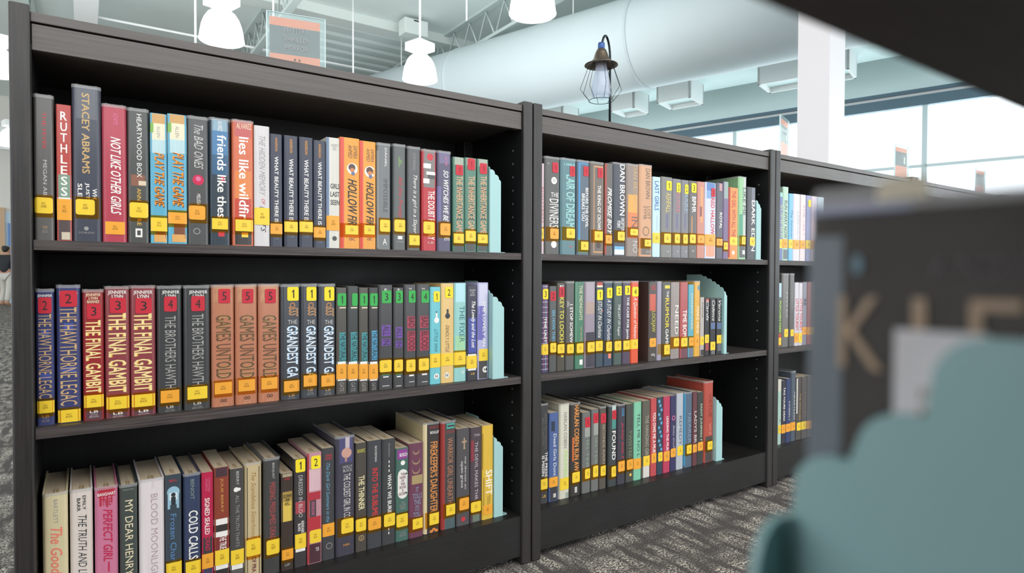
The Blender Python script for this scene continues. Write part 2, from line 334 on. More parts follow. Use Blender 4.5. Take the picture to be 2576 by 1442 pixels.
BOOKS=[
('1A',-47.1,26.1,226.3,'H','5E5C5A','grey hardcover with small red and white lettering',[['T','THE FEVER',200.3,142.1,0.42,0.62,'red','n'],['T','MEGAN AB',126.0,70.1,0.45,0.65,'lgray','n'],['L',67.0,42.2,0.0,0.93,'Y',1,1,'FIC\nABB'],['T','OO',22.9,18.5,0.4,0.65,'tan','h'],['T','LITTLE\nBROWN',17.3,11.7,0.38,0.66,'gray','h']],None),
('1A',-21.5,20.1,215.7,'P','B4423A','thin red paperback,white letters stacked down its spine',[['B',104.9,68.9,0,1,'7E9A88'],['B',32.3,1.4,0,1,'57494A'],['B',14.0,2.0,0.3,0.9,'CFC4AE'],['T','RUTHLESS',206.8,70.2,0.28,0.72,'white','s'],['L',66.4,33.0,0.0,1,'O',0,0,'FIC\nADA'],['B',68.9,66.4,0,1,'white']],None),
('1A',8.8,39.4,249.9,'H','3E4250','tallest book,dark navy with orange author lettering',[['B',249.3,197.2,0,1,'5C5F68'],['T','STACEY ABRAMS',238.7,109.6,0.33,0.6,'tan','b'],['T','WH',85.8,69.2,0.68,0.84,'white','b'],['T','JUST',94.8,67.3,0.42,0.58,'white','b'],['T','SLE',92.9,71.1,0.17,0.33,'white','b'],['L',67.9,42.9,0.1,0.76,'Y',1,1,'FIC\nABR'],['T','DOUBLEDAY',15.9,12.7,0.2,0.75,'gray','h'],['O',21.0,0.46,3.2,'gray']],None),
('1A',46.6,35.0,225.2,'H','B23E50','rose-red hardcover with slanted white lettering',[['T','ADAMS',213.7,192.8,0.45,0.65,'pink','i'],['T','NOT LIKE OTHER GIRLS',173.2,45.7,0.33,0.76,'white','bi'],['L',33.9,12.9,0.1,0.9,'O',0,0,'FIC\nADA']],None),
('1A',80.5,31.7,223.9,'H','4A4C4A','charcoal hardcover,white lettering above a tawny picture',[['T','HEARTWOOD BOX',216.0,109.6,0.42,0.66,'white','n'],['B',114.3,95.6,0.15,0.8,'8A5A48'],['B',104.3,96.9,0.5,0.85,'D8C8B0'],['T','ANN',91.6,70.9,0.42,0.62,'gold','n'],['L',67.6,42.3,0.07,0.95,'Y',1,1,'FIC\nAGU'],['T','RE',40.9,28.9,0.42,0.62,'gold','n'],['B',24.2,9.6,0.34,0.66,'white'],['B',20.9,12.9,0.42,0.58,'dgray']],None),
('1A',110.3,25.6,221.2,'P','5AA9C6','beach-coloured paperback with orange brush lettering,left of two',[['B',220.6,204.2,0,1,'C89A5A'],['B',204.2,176.5,0,1,'E4DCC0'],['B',176.5,153.5,0,1,'B4D2D8'],['B',204.2,188.0,0,0.2,'7AB04A'],['T','ALLEN',199.5,180.6,0.4,0.6,'gray','n'],['T','PLAY THE GAME',154.2,61.5,0.27,0.85,'brown','bi'],['T','PLAY THE GAME',154.9,62.9,0.24,0.82,'orange','bi'],['L',43.9,20.8,0.0,1,'Y',0,1,'FIC\nALL'],['B',20.8,8.6,0.3,0.9,'7A4A34'],['B',15.4,2.5,0.2,0.95,'DFA860']],None),
('1A',138.6,30.0,223.9,'P','5AA9C6','beach-coloured paperback with orange brush lettering,right of two',[['B',223.3,208.1,0,1,'C89A5A'],['B',208.1,180.0,0,1,'E4DCC0'],['B',180.0,156.7,0,1,'B4D2D8'],['B',208.1,191.7,0,0.2,'7AB04A'],['T','ALLEN',203.3,184.1,0.4,0.6,'gray','n'],['T','PLAY THE GAME',157.4,63.3,0.27,0.85,'brown','bi'],['T','PLAY THE GAME',158.1,64.7,0.24,0.82,'orange','bi'],['L',54.4,35.1,0.0,1,'O',0,1,'FIC\nALL'],['B',35.1,9.6,0.3,0.9,'7A4A34'],['B',16.5,3.4,0.2,0.95,'DFA860']],None),
('1A',171.2,34.5,223.7,'H','4C4C4D','dark grey hardcover with a pink flower on its spine',[['T','The BAD ONES',210.5,133.1,0.3,0.74,'lgray','i'],['O',113.6,0.5,9.1,'crim'],['O',115.7,0.5,4.2,'pink'],['T','MELISSA',89.1,69.5,0.42,0.6,'white','n'],['L',68.2,43.7,0.05,0.82,'O',1,1,'FIC\nALB'],['O',23.4,0.42,5.6,'gray'],['O',23.4,0.42,4.2,'4C4C4D']],None),
('1A',206.5,34.8,225.9,'H','243442','blue-to-navy hardcover with lower-case white title',[['B',225.3,204.0,0,1,'86A6B8'],['B',204.0,161.4,0,1,'3E76A4'],['B',161.4,125.9,0,1,'2C5A80'],['T','ALVAREZ',221.7,204.0,0.4,0.62,'white','n'],['T','friends like thes',196.9,49.1,0.36,0.8,'white','b'],['B',125.9,115.3,0.55,0.72,'crim'],['L',47.7,28.4,0.1,0.87,'Y',0,1,'FIC\nALV'],['B',24.2,15.6,0.4,0.7,'red']],None),
('1A',245.3,37.5,227.8,'H','D26A44','fiery red and orange hardcover with lower-case white title',[['B',227.2,198.2,0,1,'BE5656'],['B',136.7,86.0,0,1,'DE8040'],['B',86.0,48.3,0,1,'C4432F'],['B',28.0,1.8,0,1,'2E2A28'],['T','ALVAREZ',223.5,212.7,0.2,0.9,'cream','h'],['T','lies like wildfir',198.2,47.6,0.3,0.76,'white','b'],['L',47.6,26.5,0.13,0.97,'Y',0,1,'FIC\nALV'],['B',24.3,15.6,0.42,0.72,'yel']],None),
('1A',278.2,27.8,223.0,'P','CFCBCD','white paperback with grey,red and black lettering',[['T','THE HIDDEN MEMORY',204.5,93.5,0.3,0.72,'gray','i'],['T','OF',88.3,77.3,0.45,0.7,'red','i'],['L',71.4,39.7,0,1,'Y',0,0,'FIC\nAMM'],['T','Ob',73.6,62.5,0.3,0.7,'black','i'],['T','TS',42.6,25.7,0.4,0.75,'black','i']],None),
('1A',304.0,22.4,211.2,'P','2A3044','navy paperback with spaced white capitals,leftmost of four alike',[['T','ANDERSON',204.9,178.9,0.4,0.6,'org','n'],['T','WHAT BEAUTY THERE IS',169.2,45.4,0.34,0.66,'white','b'],['L',43.2,23.8,0,1,'O',0,1,'FIC\nAND'],['T','UB',17.8,13.3,0.3,0.7,'slate','h']],None),
('1A',331.1,25.9,211.6,'P','2A3044','navy paperback with spaced white capitals,second of four alike',[['T','ANDERSON',205.3,178.9,0.4,0.6,'org','n'],['T','WHAT BEAUTY THERE IS',167.6,49.8,0.34,0.66,'white','b'],['L',48.3,28.6,0,1,'Y',0,1,'FIC\nAND'],['T','UB',22.6,18.0,0.3,0.7,'slate','h']],None),
('1A',359.6,26.6,212.1,'P','2A3044','navy paperback with spaced white capitals,third of four alike',[['T','ANDERSON',205.8,179.0,0.4,0.6,'org','n'],['T','WHAT BEAUTY THERE IS',169.1,51.3,0.34,0.66,'white','b'],['L',49.7,29.8,0,1,'Y',0,1,'FIC\nAND'],['T','UB',23.7,19.1,0.3,0.7,'slate','h']],None),
('1A',385.7,24.1,209.3,'P','2A3044','navy paperback with spaced white capitals,last of four alike',[['T','ANDERSON',202.8,175.7,0.4,0.6,'org','n'],['T','WHAT BEAUTY THERE IS',167.2,44.8,0.34,0.66,'white','b'],['L',40.2,20.0,0,1,'O',0,1,'FIC\nAND'],['T','UB',13.8,9.1,0.3,0.7,'slate','h']],None),
('1A',412.1,27.1,218.0,'P','D2CFC6','white paperback,blue edge,title in three short lines',[['B',217.4,1.0,0,0.2,'6E84A4'],['T','HAGERTY\nREED',206.0,193.5,0.35,0.9,'gray','h'],['T','GIRLS',127.7,117.5,0.3,0.98,'ink','hb'],['T','LAST',112.0,101.8,0.3,0.98,'ink','hb'],['T','SEEN',95.6,85.4,0.3,0.98,'ink','hb'],['L',64.2,35.1,0.0,1,'O',0,0,'FIC\nANG'],['O',19.4,0.6,4.7,'dgray']],None),
('1A',446.4,40.8,222.0,'P','E2982E','orange paperback with portrait roundel and red edge,left of two',[['B',221.4,1.0,0,0.2,'D8503C'],['T','SAMIRA\nAHMED',208.5,181.5,0.4,0.9,'brown','i'],['O',160.8,0.62,11.1,'white'],['O',163.2,0.6,7.2,'5A4034'],['O',157.6,0.62,4.8,'C88058'],['O',151.2,0.66,3.9,'6A7090'],['T','HOLLOW FIR',140.1,47.7,0.38,0.86,'black','bi'],['L',46.9,28.6,0.25,0.92,'Y',0,1,'FIC\nAHM'],['T','OC',22.2,16.6,0.45,0.75,'maroon','hb']],None),
('1A',484.3,34.6,219.6,'P','E2982E','orange paperback with portrait roundel and red edge,right of two',[['B',219.0,1.0,0,0.2,'D8503C'],['T','SAMIRA\nAHMED',205.7,178.3,0.4,0.9,'brown','i'],['O',158.1,0.62,11.4,'white'],['O',160.5,0.6,7.3,'5A4034'],['O',154.8,0.62,4.8,'C88058'],['O',148.3,0.66,4.0,'6A7090'],['T','HOLLOW FIR',137.0,48.3,0.38,0.86,'black','bi'],['L',48.7,30.1,0.25,0.92,'Y',0,1,'FIC\nAHM'],['T','OC',23.6,17.9,0.45,0.75,'maroon','hb']],None),
('1A',519.1,31.5,219.0,'H','6E7274','light grey hardcover,pale vertical author name at top',[['T','DANIEL',210.6,171.2,0.55,0.7,'white','n'],['T','IMPOSSIBLE',146.6,76.7,0.45,0.75,'dgray','n'],['L',61.9,37.2,0.2,1,'Y',1,1,'FIC\nARN'],['T','A',23.2,10.0,0.4,0.7,'white','h'],['B',204.0,2.6,0.0,0.12,'8E9496']],None),
('1A',554.2,29.8,220.8,'H','545858','dark grey hardcover with a red handwritten title',[['T','AMY\nHARMON',195.5,174.7,0.4,0.65,'lime','n'],['T','All the Pretty',156.4,66.3,0.33,0.72,'red','i'],['L',63.8,38.7,0.08,1,'Y',1,1,'FIC\nARM'],['B',29.5,22.8,0.35,0.7,'white'],['T','PRESS',19.5,15.3,0.3,0.8,'gray','h']],None),
('1A',587.7,31.6,219.7,'H','545658','dark grey hardcover with a white handwritten title',[['T','KATE MARSHALL',207.6,169.6,0.4,0.6,'gray','i'],['T','There is a girl in a Slayer',161.1,35.8,0.35,0.72,'white','i'],['L',32.5,11.2,0.12,0.92,'Y',0,1,'FIC\nARM']],None),
('1A',623.5,36.4,217.8,'H','B4202C','hardcover grey above and bright red below',[['B',217.2,137.0,0,1,'7A7674'],['O',203.0,0.55,7.7,'red'],['B',188.5,178.2,0.1,0.6,'white'],['B',171.3,164.5,0.3,0.95,'white'],['B',155.9,145.6,0.1,0.5,'white'],['B',164.5,155.9,0.4,0.9,'dgray'],['T','THE DOUBT F',130.1,64.8,0.4,0.85,'white','b'],['L',63.1,37.3,0.1,0.85,'Y',1,1,'FIC\nBAC'],['T','RY',35.6,24.4,0.4,0.85,'white','b'],['T','LB',20.1,15.8,0.4,0.8,'lgray','h']],None),
('1A',660.4,35.5,218.6,'H','4E4A66','purple-grey hardcover with slanted white capitals',[['B',218.0,192.2,0,1,'6E6488'],['T','JAYNE',208.8,187.0,0.5,0.7,'pink','i'],['T','SO WITCHES WE BE',178.3,65.0,0.42,0.78,'white','bi'],['L',61.5,35.3,0.2,1,'O',1,1,'FIC\nBAC'],['T','E',30.9,23.0,0.5,0.85,'white','n'],['B',141.7,63.2,0.0,0.25,'6A6496']],None),
('1A',696.9,29.5,210.5,'P','4A7A68','green paperback with red sticker and dark base,left of three',[['B',209.9,193.3,0,1,'9FA898'],['B',22.5,1.2,0,1,'3E4244'],['T','THE INHERITANCE GAME',168.6,40.2,0.27,0.83,'D8A880','b'],['T','INHERITANCE',146.5,69.5,0.33,0.78,'ink','n'],['S',193.3,170.4,0.2,0.85,'R',''],['L',40.2,18.9,0.05,0.97,'Y',0,1,'FIC\nBAR']],None),
('1A',727.8,30.2,212.1,'P','4A7A68','green paperback with red sticker and dark base,middle of three',[['B',211.5,194.7,0,1,'9FA898'],['B',23.5,1.9,0,1,'3E4244'],['T','THE INHERITANCE GAME',171.4,41.5,0.27,0.83,'D8A880','b'],['T','INHERITANCE',149.0,71.1,0.33,0.78,'ink','n'],['S',210.8,184.8,0.2,0.85,'R',''],['L',47.7,24.4,0.05,0.97,'Y',0,1,'FIC\nBAR']],None),
('1A',759.9,29.9,212.8,'P','4A7A68','green paperback with red sticker and dark base,right of three',[['B',212.2,195.2,0,1,'9FA898'],['B',24.6,2.7,0,1,'3E4244'],['T','THE INHERITANCE GAME',174.4,42.7,0.27,0.83,'D8A880','b'],['T','INHERITANCE',151.7,72.7,0.33,0.78,'ink','n'],['S',203.3,178.9,0.2,0.85,'R',''],['L',40.9,20.9,0.05,0.97,'Y',0,1,'FIC\nBAR']],None),
('1B',-48.2,24.0,215.6,'H','3A4070','royal-blue hardcover,thin tan capitals,red sticker 2,leftmost one',[['T','JENNIFER',208.0,203.0,0.1,0.9,'white','hb'],['B',152.0,139.4,0.3,0.7,'4656A0'],['B',82.7,73.2,0.2,0.8,'4656A0'],['T','THE HAWTHORNE LEGAC',177.2,42.9,0.12,0.86,'D0AC78','n'],['S',203.6,177.8,0.13,0.87,'R','2'],['L',39.1,19.5,0.02,0.98,'Y',0,1,'FIC\nBAR'],['T','LB',16.3,12.6,0.3,0.7,'tan','hb'],['T','LITTLE\nBROWN',11.3,5.0,0.28,0.72,'gray','h']],None),
('1B',-17.6,32.0,221.7,'H','3A4070','royal-blue hardcover,thin tan capitals,red sticker 2,taller,second one',[['T','JENNIFER',212.7,207.6,0.1,0.9,'white','hb'],['B',161.4,148.6,0.3,0.7,'4656A0'],['B',90.8,81.2,0.2,0.8,'4656A0'],['T','THE HAWTHORNE LEGAC',187.1,28.4,0.12,0.86,'D0AC78','n'],['S',214.0,187.7,0.13,0.87,'R','2'],['L',21.4,1.4,0.02,0.98,'Y',0,1,'FIC\nBAR']],None),
('1B',15.6,29.6,214.3,'H','96262A','dark red hardcover,tall yellow capitals,sticker 3,left of three',[['T','JENNIFER\nLYNN\nBARNES',209.0,192.7,0.15,0.85,'cream','hb'],['B',22.0,1.0,0,1,'5C3A44'],['T','THE FINAL GAMBIT',164.7,44.3,0.12,0.86,'F4DC9C','b'],['T','THE FINAL GAMBIT',164.0,45.0,0.2,0.8,'E2AC38','n'],['S',192.1,166.6,0.2,0.86,'R','3'],['L',41.7,21.4,0.03,0.97,'Y',0,1,'FIC\nBAR'],['T','LB',16.8,12.2,0.3,0.7,'white','hb'],['T','LITTLE\nBROWN',10.9,4.3,0.28,0.72,'lgray','h']],None),
('1B',49.2,35.5,219.3,'H','8C3E44','dark red hardcover,tall yellow capitals,sticker 3,middle of three',[['T','JENNIFER\nLYNN',213.2,200.6,0.12,0.88,'white','hb'],['B',15.4,1.0,0,1,'5C3A44'],['T','THE FINAL GAMBIT',175.4,42.1,0.12,0.86,'F4DC9C','b'],['T','THE FINAL GAMBIT',174.7,42.8,0.2,0.8,'E2AC38','n'],['S',201.3,175.4,0.2,0.86,'R','3'],['L',35.5,14.8,0.03,0.97,'Y',0,1,'FIC\nBAR'],['T','LB',10.1,5.4,0.3,0.7,'white','hb'],['T','LITTLE\nBROWN',4.1,1.0,0.28,0.72,'lgray','h']],None),
('1B',86.3,37.5,220.3,'H','8C3E44','dark red hardcover,tall yellow capitals,sticker 3,right of three',[['T','JENNIFER\nLYNN',212.8,200.0,0.12,0.88,'white','hb'],['B',15.2,1.0,0,1,'5C3A44'],['T','THE FINAL GAMBIT',174.2,41.1,0.12,0.86,'F4DC9C','b'],['T','THE FINAL GAMBIT',173.5,41.7,0.2,0.8,'E2AC38','n'],['S',200.0,173.5,0.2,0.86,'R','3'],['L',35.6,14.5,0.03,0.97,'Y',0,1,'FIC\nBAR'],['T','LB',9.7,5.0,0.3,0.7,'white','hb'],['T','LITTLE\nBROWN',3.6,1.0,0.28,0.72,'lgray','h']],None),
('1B',126.1,38.5,219.4,'H','3C3C3E','black hardcover,thin silver capitals,red sticker 4,left of two',[['T','JENNIFER\nLYNN',212.4,200.6,0.2,0.9,'white','hb'],['T','THE BROTHERS HAWTH',168.1,41.2,0.3,0.76,'A8A8A4','n'],['S',202.0,175.7,0.28,0.8,'R','4'],['L',38.4,16.9,0.12,0.88,'O',0,1,'FIC\nBAR'],['T','LB',12.0,7.1,0.35,0.65,'lgray','hb'],['T','LITTLE\nBROWN',5.7,1.0,0.3,0.7,'gray','h']],None),
('1B',169.3,42.8,219.8,'H','3C3C3E','black hardcover,thin silver capitals,red sticker 4,right of two',[['T','JENNIFER\nLYNN',211.9,199.9,0.2,0.9,'white','hb'],['T','THE BROTHERS HAWTH',170.2,42.6,0.3,0.76,'A8A8A4','n'],['S',202.0,175.2,0.28,0.8,'R','4'],['L',40.5,18.4,0.12,0.88,'Y',0,1,'FIC\nBAR'],['T','LB',13.5,8.5,0.35,0.65,'lgray','hb'],['T','LITTLE\nBROWN',7.1,1.0,0.3,0.7,'gray','h']],None),
('1B',211.9,38.7,220.9,'H','B9785A','copper-tan hardcover with long gold capitals,sticker 5,left of three',[['B',220.3,190.5,0,1,'C8906A'],['T','JENNIFER\nLYNN\nBARNES',213.6,189.1,0.1,0.9,'B08060','h'],['T','GAMES UNTOLD',166.7,51.5,0.18,0.86,'6A4A34','b'],['T','GAMES UNTOLD',165.2,53.0,0.22,0.82,'B8A05A','n'],['S',214.4,188.3,0.3,0.82,'R','5'],['L',44.3,23.2,0.12,0.88,'O',0,1,'FIC\nBAR'],['T','OO',13.8,8.0,0.38,0.66,'black','hb'],['T','LITTLE\nBROWN',6.5,1.0,0.36,0.7,'D8A888','h']],None),
('1B',252.0,38.8,221.4,'H','B9785A','copper-tan hardcover with long gold capitals,sticker 5,middle of three',[['B',220.8,189.7,0,1,'C8906A'],['T','JENNIFER\nLYNN\nBARNES',213.2,188.2,0.1,0.9,'B08060','h'],['T','GAMES UNTOLD',165.3,47.9,0.18,0.86,'6A4A34','b'],['T','GAMES UNTOLD',163.9,49.4,0.22,0.82,'B8A05A','n'],['S',214.0,187.4,0.3,0.82,'R','5'],['L',45.7,24.2,0.12,0.88,'O',0,1,'FIC\nBAR'],['T','OO',14.6,8.7,0.38,0.66,'black','hb'],['T','LITTLE\nBROWN',7.2,1.0,0.36,0.7,'D8A888','h']],None),
('1B',292.3,38.9,221.9,'H','B9785A','copper-tan hardcover with long gold capitals,sticker 5,right of three',[['B',221.3,188.8,0,1,'C8906A'],['T','JENNIFER\nLYNN\nBARNES',212.8,187.3,0.1,0.9,'B08060','h'],['T','GAMES UNTOLD',164.0,44.3,0.18,0.86,'6A4A34','b'],['T','GAMES UNTOLD',162.5,45.8,0.22,0.82,'B8A05A','n'],['S',213.6,186.5,0.3,0.82,'R','5'],['L',45.8,23.9,0.12,0.88,'O',0,1,'FIC\nBAR'],['T','OO',14.1,8.1,0.38,0.66,'black','hb'],['T','LITTLE\nBROWN',6.6,1.0,0.36,0.7,'D8A888','h']],None),
('1B',331.9,37.4,220.9,'H','3A3E46','slate hardcover,light-blue capitals,yellow sticker 1,left of three',[['S',217.0,190.3,0.33,0.92,'Y','1'],['O',181.8,0.6,5.3,'A8744A'],['O',181.8,0.6,3.0,'3A3E46'],['T','SSS',178.8,160.4,0.4,0.9,'BE8C5C','bi'],['T','THE',153.5,145.1,0.36,0.84,'lgray','h'],['T','GRANDEST GA',142.0,42.3,0.3,0.88,'DCE8F4','b'],['T','GRANDEST GA',141.2,43.0,0.36,0.82,'6AA8DC','n'],['L',36.1,14.6,0.15,0.95,'O',0,1,'FIC\nBAR'],['T','LB',10.7,5.3,0.4,0.7,'tan','h'],['T','LITTLE\nBROWN',3.8,1.0,0.35,0.75,'gray','h']],None),
('1B',367.8,33.7,221.5,'H','3A3E46','slate hardcover,light-blue capitals,yellow sticker 1,middle of three',[['S',216.8,189.5,0.33,0.92,'Y','1'],['O',181.0,0.6,5.5,'A8744A'],['O',181.0,0.6,3.1,'3A3E46'],['T','SSS',177.9,159.2,0.4,0.9,'BE8C5C','bi'],['T','THE',152.2,143.6,0.36,0.84,'lgray','h'],['T','GRANDEST GA',140.5,39.1,0.3,0.88,'DCE8F4','b'],['T','GRANDEST GA',139.7,39.8,0.36,0.82,'6AA8DC','n'],['L',43.7,21.9,0.15,0.95,'O',0,1,'FIC\nBAR'],['T','LB',18.0,12.5,0.4,0.7,'tan','h'],['T','LITTLE\nBROWN',10.9,4.7,0.35,0.75,'gray','h']],None),
('1B',403.0,35.1,221.3,'H','3A3E46','slate hardcover,light-blue capitals,yellow sticker 1,right of three',[['S',216.5,188.8,0.33,0.92,'Y','1'],['O',180.1,0.6,5.5,'A8744A'],['O',180.1,0.6,3.1,'3A3E46'],['T','SSS',177.0,158.0,0.4,0.9,'BE8C5C','bi'],['T','THE',150.8,142.1,0.36,0.84,'lgray','h'],['T','GRANDEST GA',139.0,35.9,0.3,0.88,'DCE8F4','b'],['T','GRANDEST GA',138.2,36.7,0.36,0.82,'6AA8DC','n'],['L',40.7,18.4,0.15,0.95,'O',0,1,'FIC\nBAR'],['T','LB',14.5,8.9,0.4,0.7,'tan','h'],['T','LITTLE\nBROWN',7.3,1.0,0.35,0.75,'gray','h']],None),
('1B',432.4,22.1,214.7,'P','4C4842','thin dark paperback with green sticker and teal title,leftmost of four',[['B',124.1,64.6,0.3,0.92,'3E989E'],['T','THE NATURALS',122.5,66.2,0.36,0.88,'ink','b'],['B',65.4,26.8,0.0,1,'white'],['L',60.6,30.0,0.0,1,'O',0,0,'FIC\nBAR'],['S',203.4,177.8,0.1,0.95,'G','1'],['T','GATE',23.6,5.1,0.3,0.7,'gray','n'],['B',175.4,173.0,0.3,0.9,'cream']],None),
('1B',456.0,23.4,217.7,'P','34383A','thin dark paperback with green sticker and teal title,second of four',[['B',123.7,63.7,0.3,0.92,'3E989E'],['T','THE NATURALS',122.1,65.3,0.36,0.88,'ink','b'],['B',63.7,24.7,0.0,1,'white'],['L',58.8,27.9,0.0,1,'O',0,0,'FIC\nBAR'],['S',203.1,177.2,0.4,0.95,'G',''],['T','GATE',21.4,2.7,0.3,0.7,'gray','n'],['B',174.8,172.4,0.3,0.9,'cream']],None),
('1B',478.8,20.5,214.3,'P','4A463E','thin dark paperback with green sticker and teal title,third of four',[['B',121.8,61.1,0.3,0.92,'3E989E'],['T','THE NATURALS',120.2,62.8,0.36,0.88,'ink','b'],['B',62.0,22.5,0.0,1,'white'],['L',57.0,25.8,0.0,1,'O',0,0,'FIC\nBAR'],['S',202.8,176.7,0.1,0.95,'G','1'],['T','GATE',19.3,1.0,0.3,0.7,'gray','n'],['B',174.2,171.7,0.3,0.9,'cream']],None),
('1B',500.3,20.9,214.1,'P','302E30','thin dark paperback with green sticker and teal title,last of four',[['B',124.9,63.7,0.3,0.92,'4A9CC4'],['T','THE NATURALS',123.2,65.3,0.36,0.88,'ink','b'],['B',60.3,20.6,0.0,1,'white'],['L',55.4,23.9,0.0,1,'O',0,0,'FIC\nBAR'],['S',202.5,176.1,0.1,0.95,'G','1'],['T','GATE',17.2,1.0,0.3,0.7,'gray','n'],['B',173.6,171.2,0.3,0.9,'cream']],None),
('1B',527.2,31.2,219.7,'P','3E3E40','black paperback with green sticker 3 and purple title,left of two',[['T','E',212.2,208.0,0.4,0.6,'white','h'],['B',135.3,111.9,0.2,0.85,'6E46A0'],['T','ALL',133.7,113.6,0.3,0.78,'38304A','b'],['B',106.9,91.8,0.2,0.85,'6E46A0'],['T','IN',105.2,93.5,0.3,0.78,'38304A','b'],['S',208.0,181.3,0.2,0.9,'G','3'],['L',61.7,36.5,0.05,0.92,'Y',1,1,'FIC\nBAR'],['B',33.2,29.0,0.2,0.8,'3E8C8E'],['B',27.3,24.8,0.3,0.7,'white'],['B',8.0,6.3,0.25,0.75,'lgray']],None),
('1B',556.5,23.7,213.6,'P','3E3E40','black paperback with green sticker 3 and purple title,right of two',[['T','E',211.9,207.7,0.4,0.6,'white','h'],['B',129.9,106.2,0.2,0.85,'6E46A0'],['T','ALL',128.2,107.9,0.3,0.78,'38304A','b'],['B',101.1,85.8,0.2,0.85,'6E46A0'],['T','IN',99.4,87.5,0.3,0.78,'38304A','b'],['S',207.7,180.6,0.2,0.9,'G','3'],['L',60.4,34.9,0.05,0.92,'Y',1,1,'FIC\nBAR'],['B',31.5,27.3,0.2,0.8,'3E8C8E'],['B',25.6,23.0,0.3,0.7,'white'],['B',5.2,3.5,0.25,0.75,'lgray']],None),
('1B',583.3,28.0,220.2,'P','404042','black paperback with green sticker 4 and red title,left of two',[['T','N',213.4,209.1,0.4,0.6,'white','h'],['B',151.8,126.1,0.25,0.95,'AA3850'],['T','BAD',150.1,127.8,0.35,0.88,'4A1E28','b'],['B',120.1,77.3,0.25,0.95,'AA3850'],['T','BLOOD',118.4,79.0,0.35,0.88,'4A1E28','b'],['S',207.4,180.9,0.35,0.98,'G','4'],['L',58.4,32.7,0.15,0.97,'Y',1,1,'FIC\nBAR'],['B',25.8,22.4,0.4,0.8,'white'],['B',11.2,9.5,0.4,0.85,'lgray']],None),
('1B',614.0,31.6,220.9,'P','404042','black paperback with green sticker 4 and red title,right of two',[['T','N',213.1,208.8,0.4,0.6,'white','h'],['B',151.6,125.6,0.25,0.95,'AA3850'],['T','BAD',149.9,127.4,0.35,0.88,'4A1E28','b'],['B',119.6,76.2,0.25,0.95,'AA3850'],['T','BLOOD',117.8,77.9,0.35,0.88,'4A1E28','b'],['S',207.1,180.2,0.35,0.98,'G','4'],['L',58.8,32.7,0.15,0.97,'Y',1,1,'FIC\nBAR'],['B',25.7,22.3,0.4,0.8,'white'],['B',8.3,6.6,0.4,0.85,'lgray']],None),
('1B',644.0,26.5,214.7,'P','6CC0CC','light-blue paperback with yellow sticker 1 and white bottle',[['S',205.0,181.3,0.3,0.9,'Y','1'],['O',141.0,0.6,6.2,'white'],['B',156.8,143.6,0.52,0.68,'white'],['B',161.1,156.8,0.55,0.64,'navy'],['T','LITTLE WHI',121.7,70.7,0.38,0.7,'dteal','i'],['L',67.2,36.4,0,1,'Y',0,0,'FIC\nBAR'],['O',17.0,0.6,6.2,'white'],['T','H',20.5,13.5,0.5,0.7,'black','hb']],None),
('1B',674.1,32.7,222.4,'P','E0BE7C','peach paperback with yellow sticker 2 and black figure',[['S',214.4,189.6,0.3,0.9,'Y','2'],['O',149.6,0.5,6.2,'ink'],['B',164.7,152.3,0.42,0.58,'ink'],['T','DEADLY LITTLE',129.2,67.8,0.35,0.62,'6A4A34','i'],['L',66.0,38.4,0,1,'Y',0,0,'FIC\nBAR'],['O',17.0,0.45,6.2,'white'],['T','H',20.6,13.5,0.35,0.55,'black','hb']],None),
('1B',706.7,31.5,223.1,'P','92C8C4','pale aqua paperback with thin dark title,no number sticker',[['B',222.5,180.0,0,1,'AEDCE6'],['B',103.5,62.9,0,1,'A0D0A4'],['T','THE FIXER',171.0,88.2,0.42,0.86,'dteal','n'],['L',66.5,37.7,0.0,1,'Y',0,1,'FIC\nBAR'],['T','M',24.1,15.1,0.6,0.85,'white','hi']],None),
('1B',737.7,28.5,216.7,'P','2C2E44','navy paperback with white brush title over blue',[['B',142.9,62.6,0.15,1,'4450A0'],['T','JENNIFER\nLYNN\nBARNES',208.4,193.0,0.25,0.8,'lgray','h'],['T','The Lovely and the Lost',181.1,73.6,0.35,0.8,'white','bi'],['B',59.9,22.4,0,1,'white'],['L',56.3,27.0,0,1,'Y',0,0,'FIC\nBAR'],['B',22.4,1.0,0,1,'34343A'],['T','LB',17.0,12.4,0.4,0.75,'gold','h']],None),
('1B',767.4,29.8,223.8,'P','B2B2D8','lavender paperback,last before the bookend',[['B',220.1,151.1,0,1,'C8C8E0'],['B',169.5,91.1,0.0,0.6,'6C68B4'],['T','THE LOVELY AN',181.5,75.4,0.45,0.72,'white','b'],['L',69.9,42.2,0.1,1,'Y',1,0,'FIC\nBAR'],['B',42.2,1.0,0,1,'444244'],['O',21.8,0.7,7.4,'white'],['T','H',25.5,18.1,0.58,0.82,'black','hb']],None),
('1C',-37.6,33.9,220.8,'H','DCCFA8','cream hardcover with coral handwritten title,leftmost',[['T','BARTLETT',210.8,171.5,0.42,0.6,'gray','n'],['T','The Good',165.1,87.6,0.3,0.78,'coral','bi']],None),
('1C',-2.8,31.5,220.5,'H','DED2CA','white hardcover with hand-drawn black capitals',[['T','EMILY',209.8,186.1,0.55,0.7,'ink','b'],['T','BARR',206.5,184.8,0.3,0.46,'ink','b'],['T','THE TRUTH AND LIES OF',177.6,50.6,0.34,0.74,'ink','i']],None),
('1C',31.8,33.3,218.0,'H','CB7898','pink hardcover with a dripping red top band',[['B',217.0,201.6,0,1,'B82C44'],['B',201.6,186.9,0.2,0.3,'B82C44'],['B',201.6,193.6,0.35,0.42,'B82C44'],['B',201.6,183.6,0.5,0.58,'B82C44'],['B',201.6,190.3,0.7,0.76,'B82C44'],['T','BANGHART',209.0,203.6,0.12,0.9,'white','hb'],['T','THE',199.0,186.9,0.3,0.7,'B82C44','hb'],['T','PERFECT GIRL',180.9,93.1,0.35,0.76,'C02850','bi'],['B',91.1,74.3,0.55,0.62,'C02850']],None),
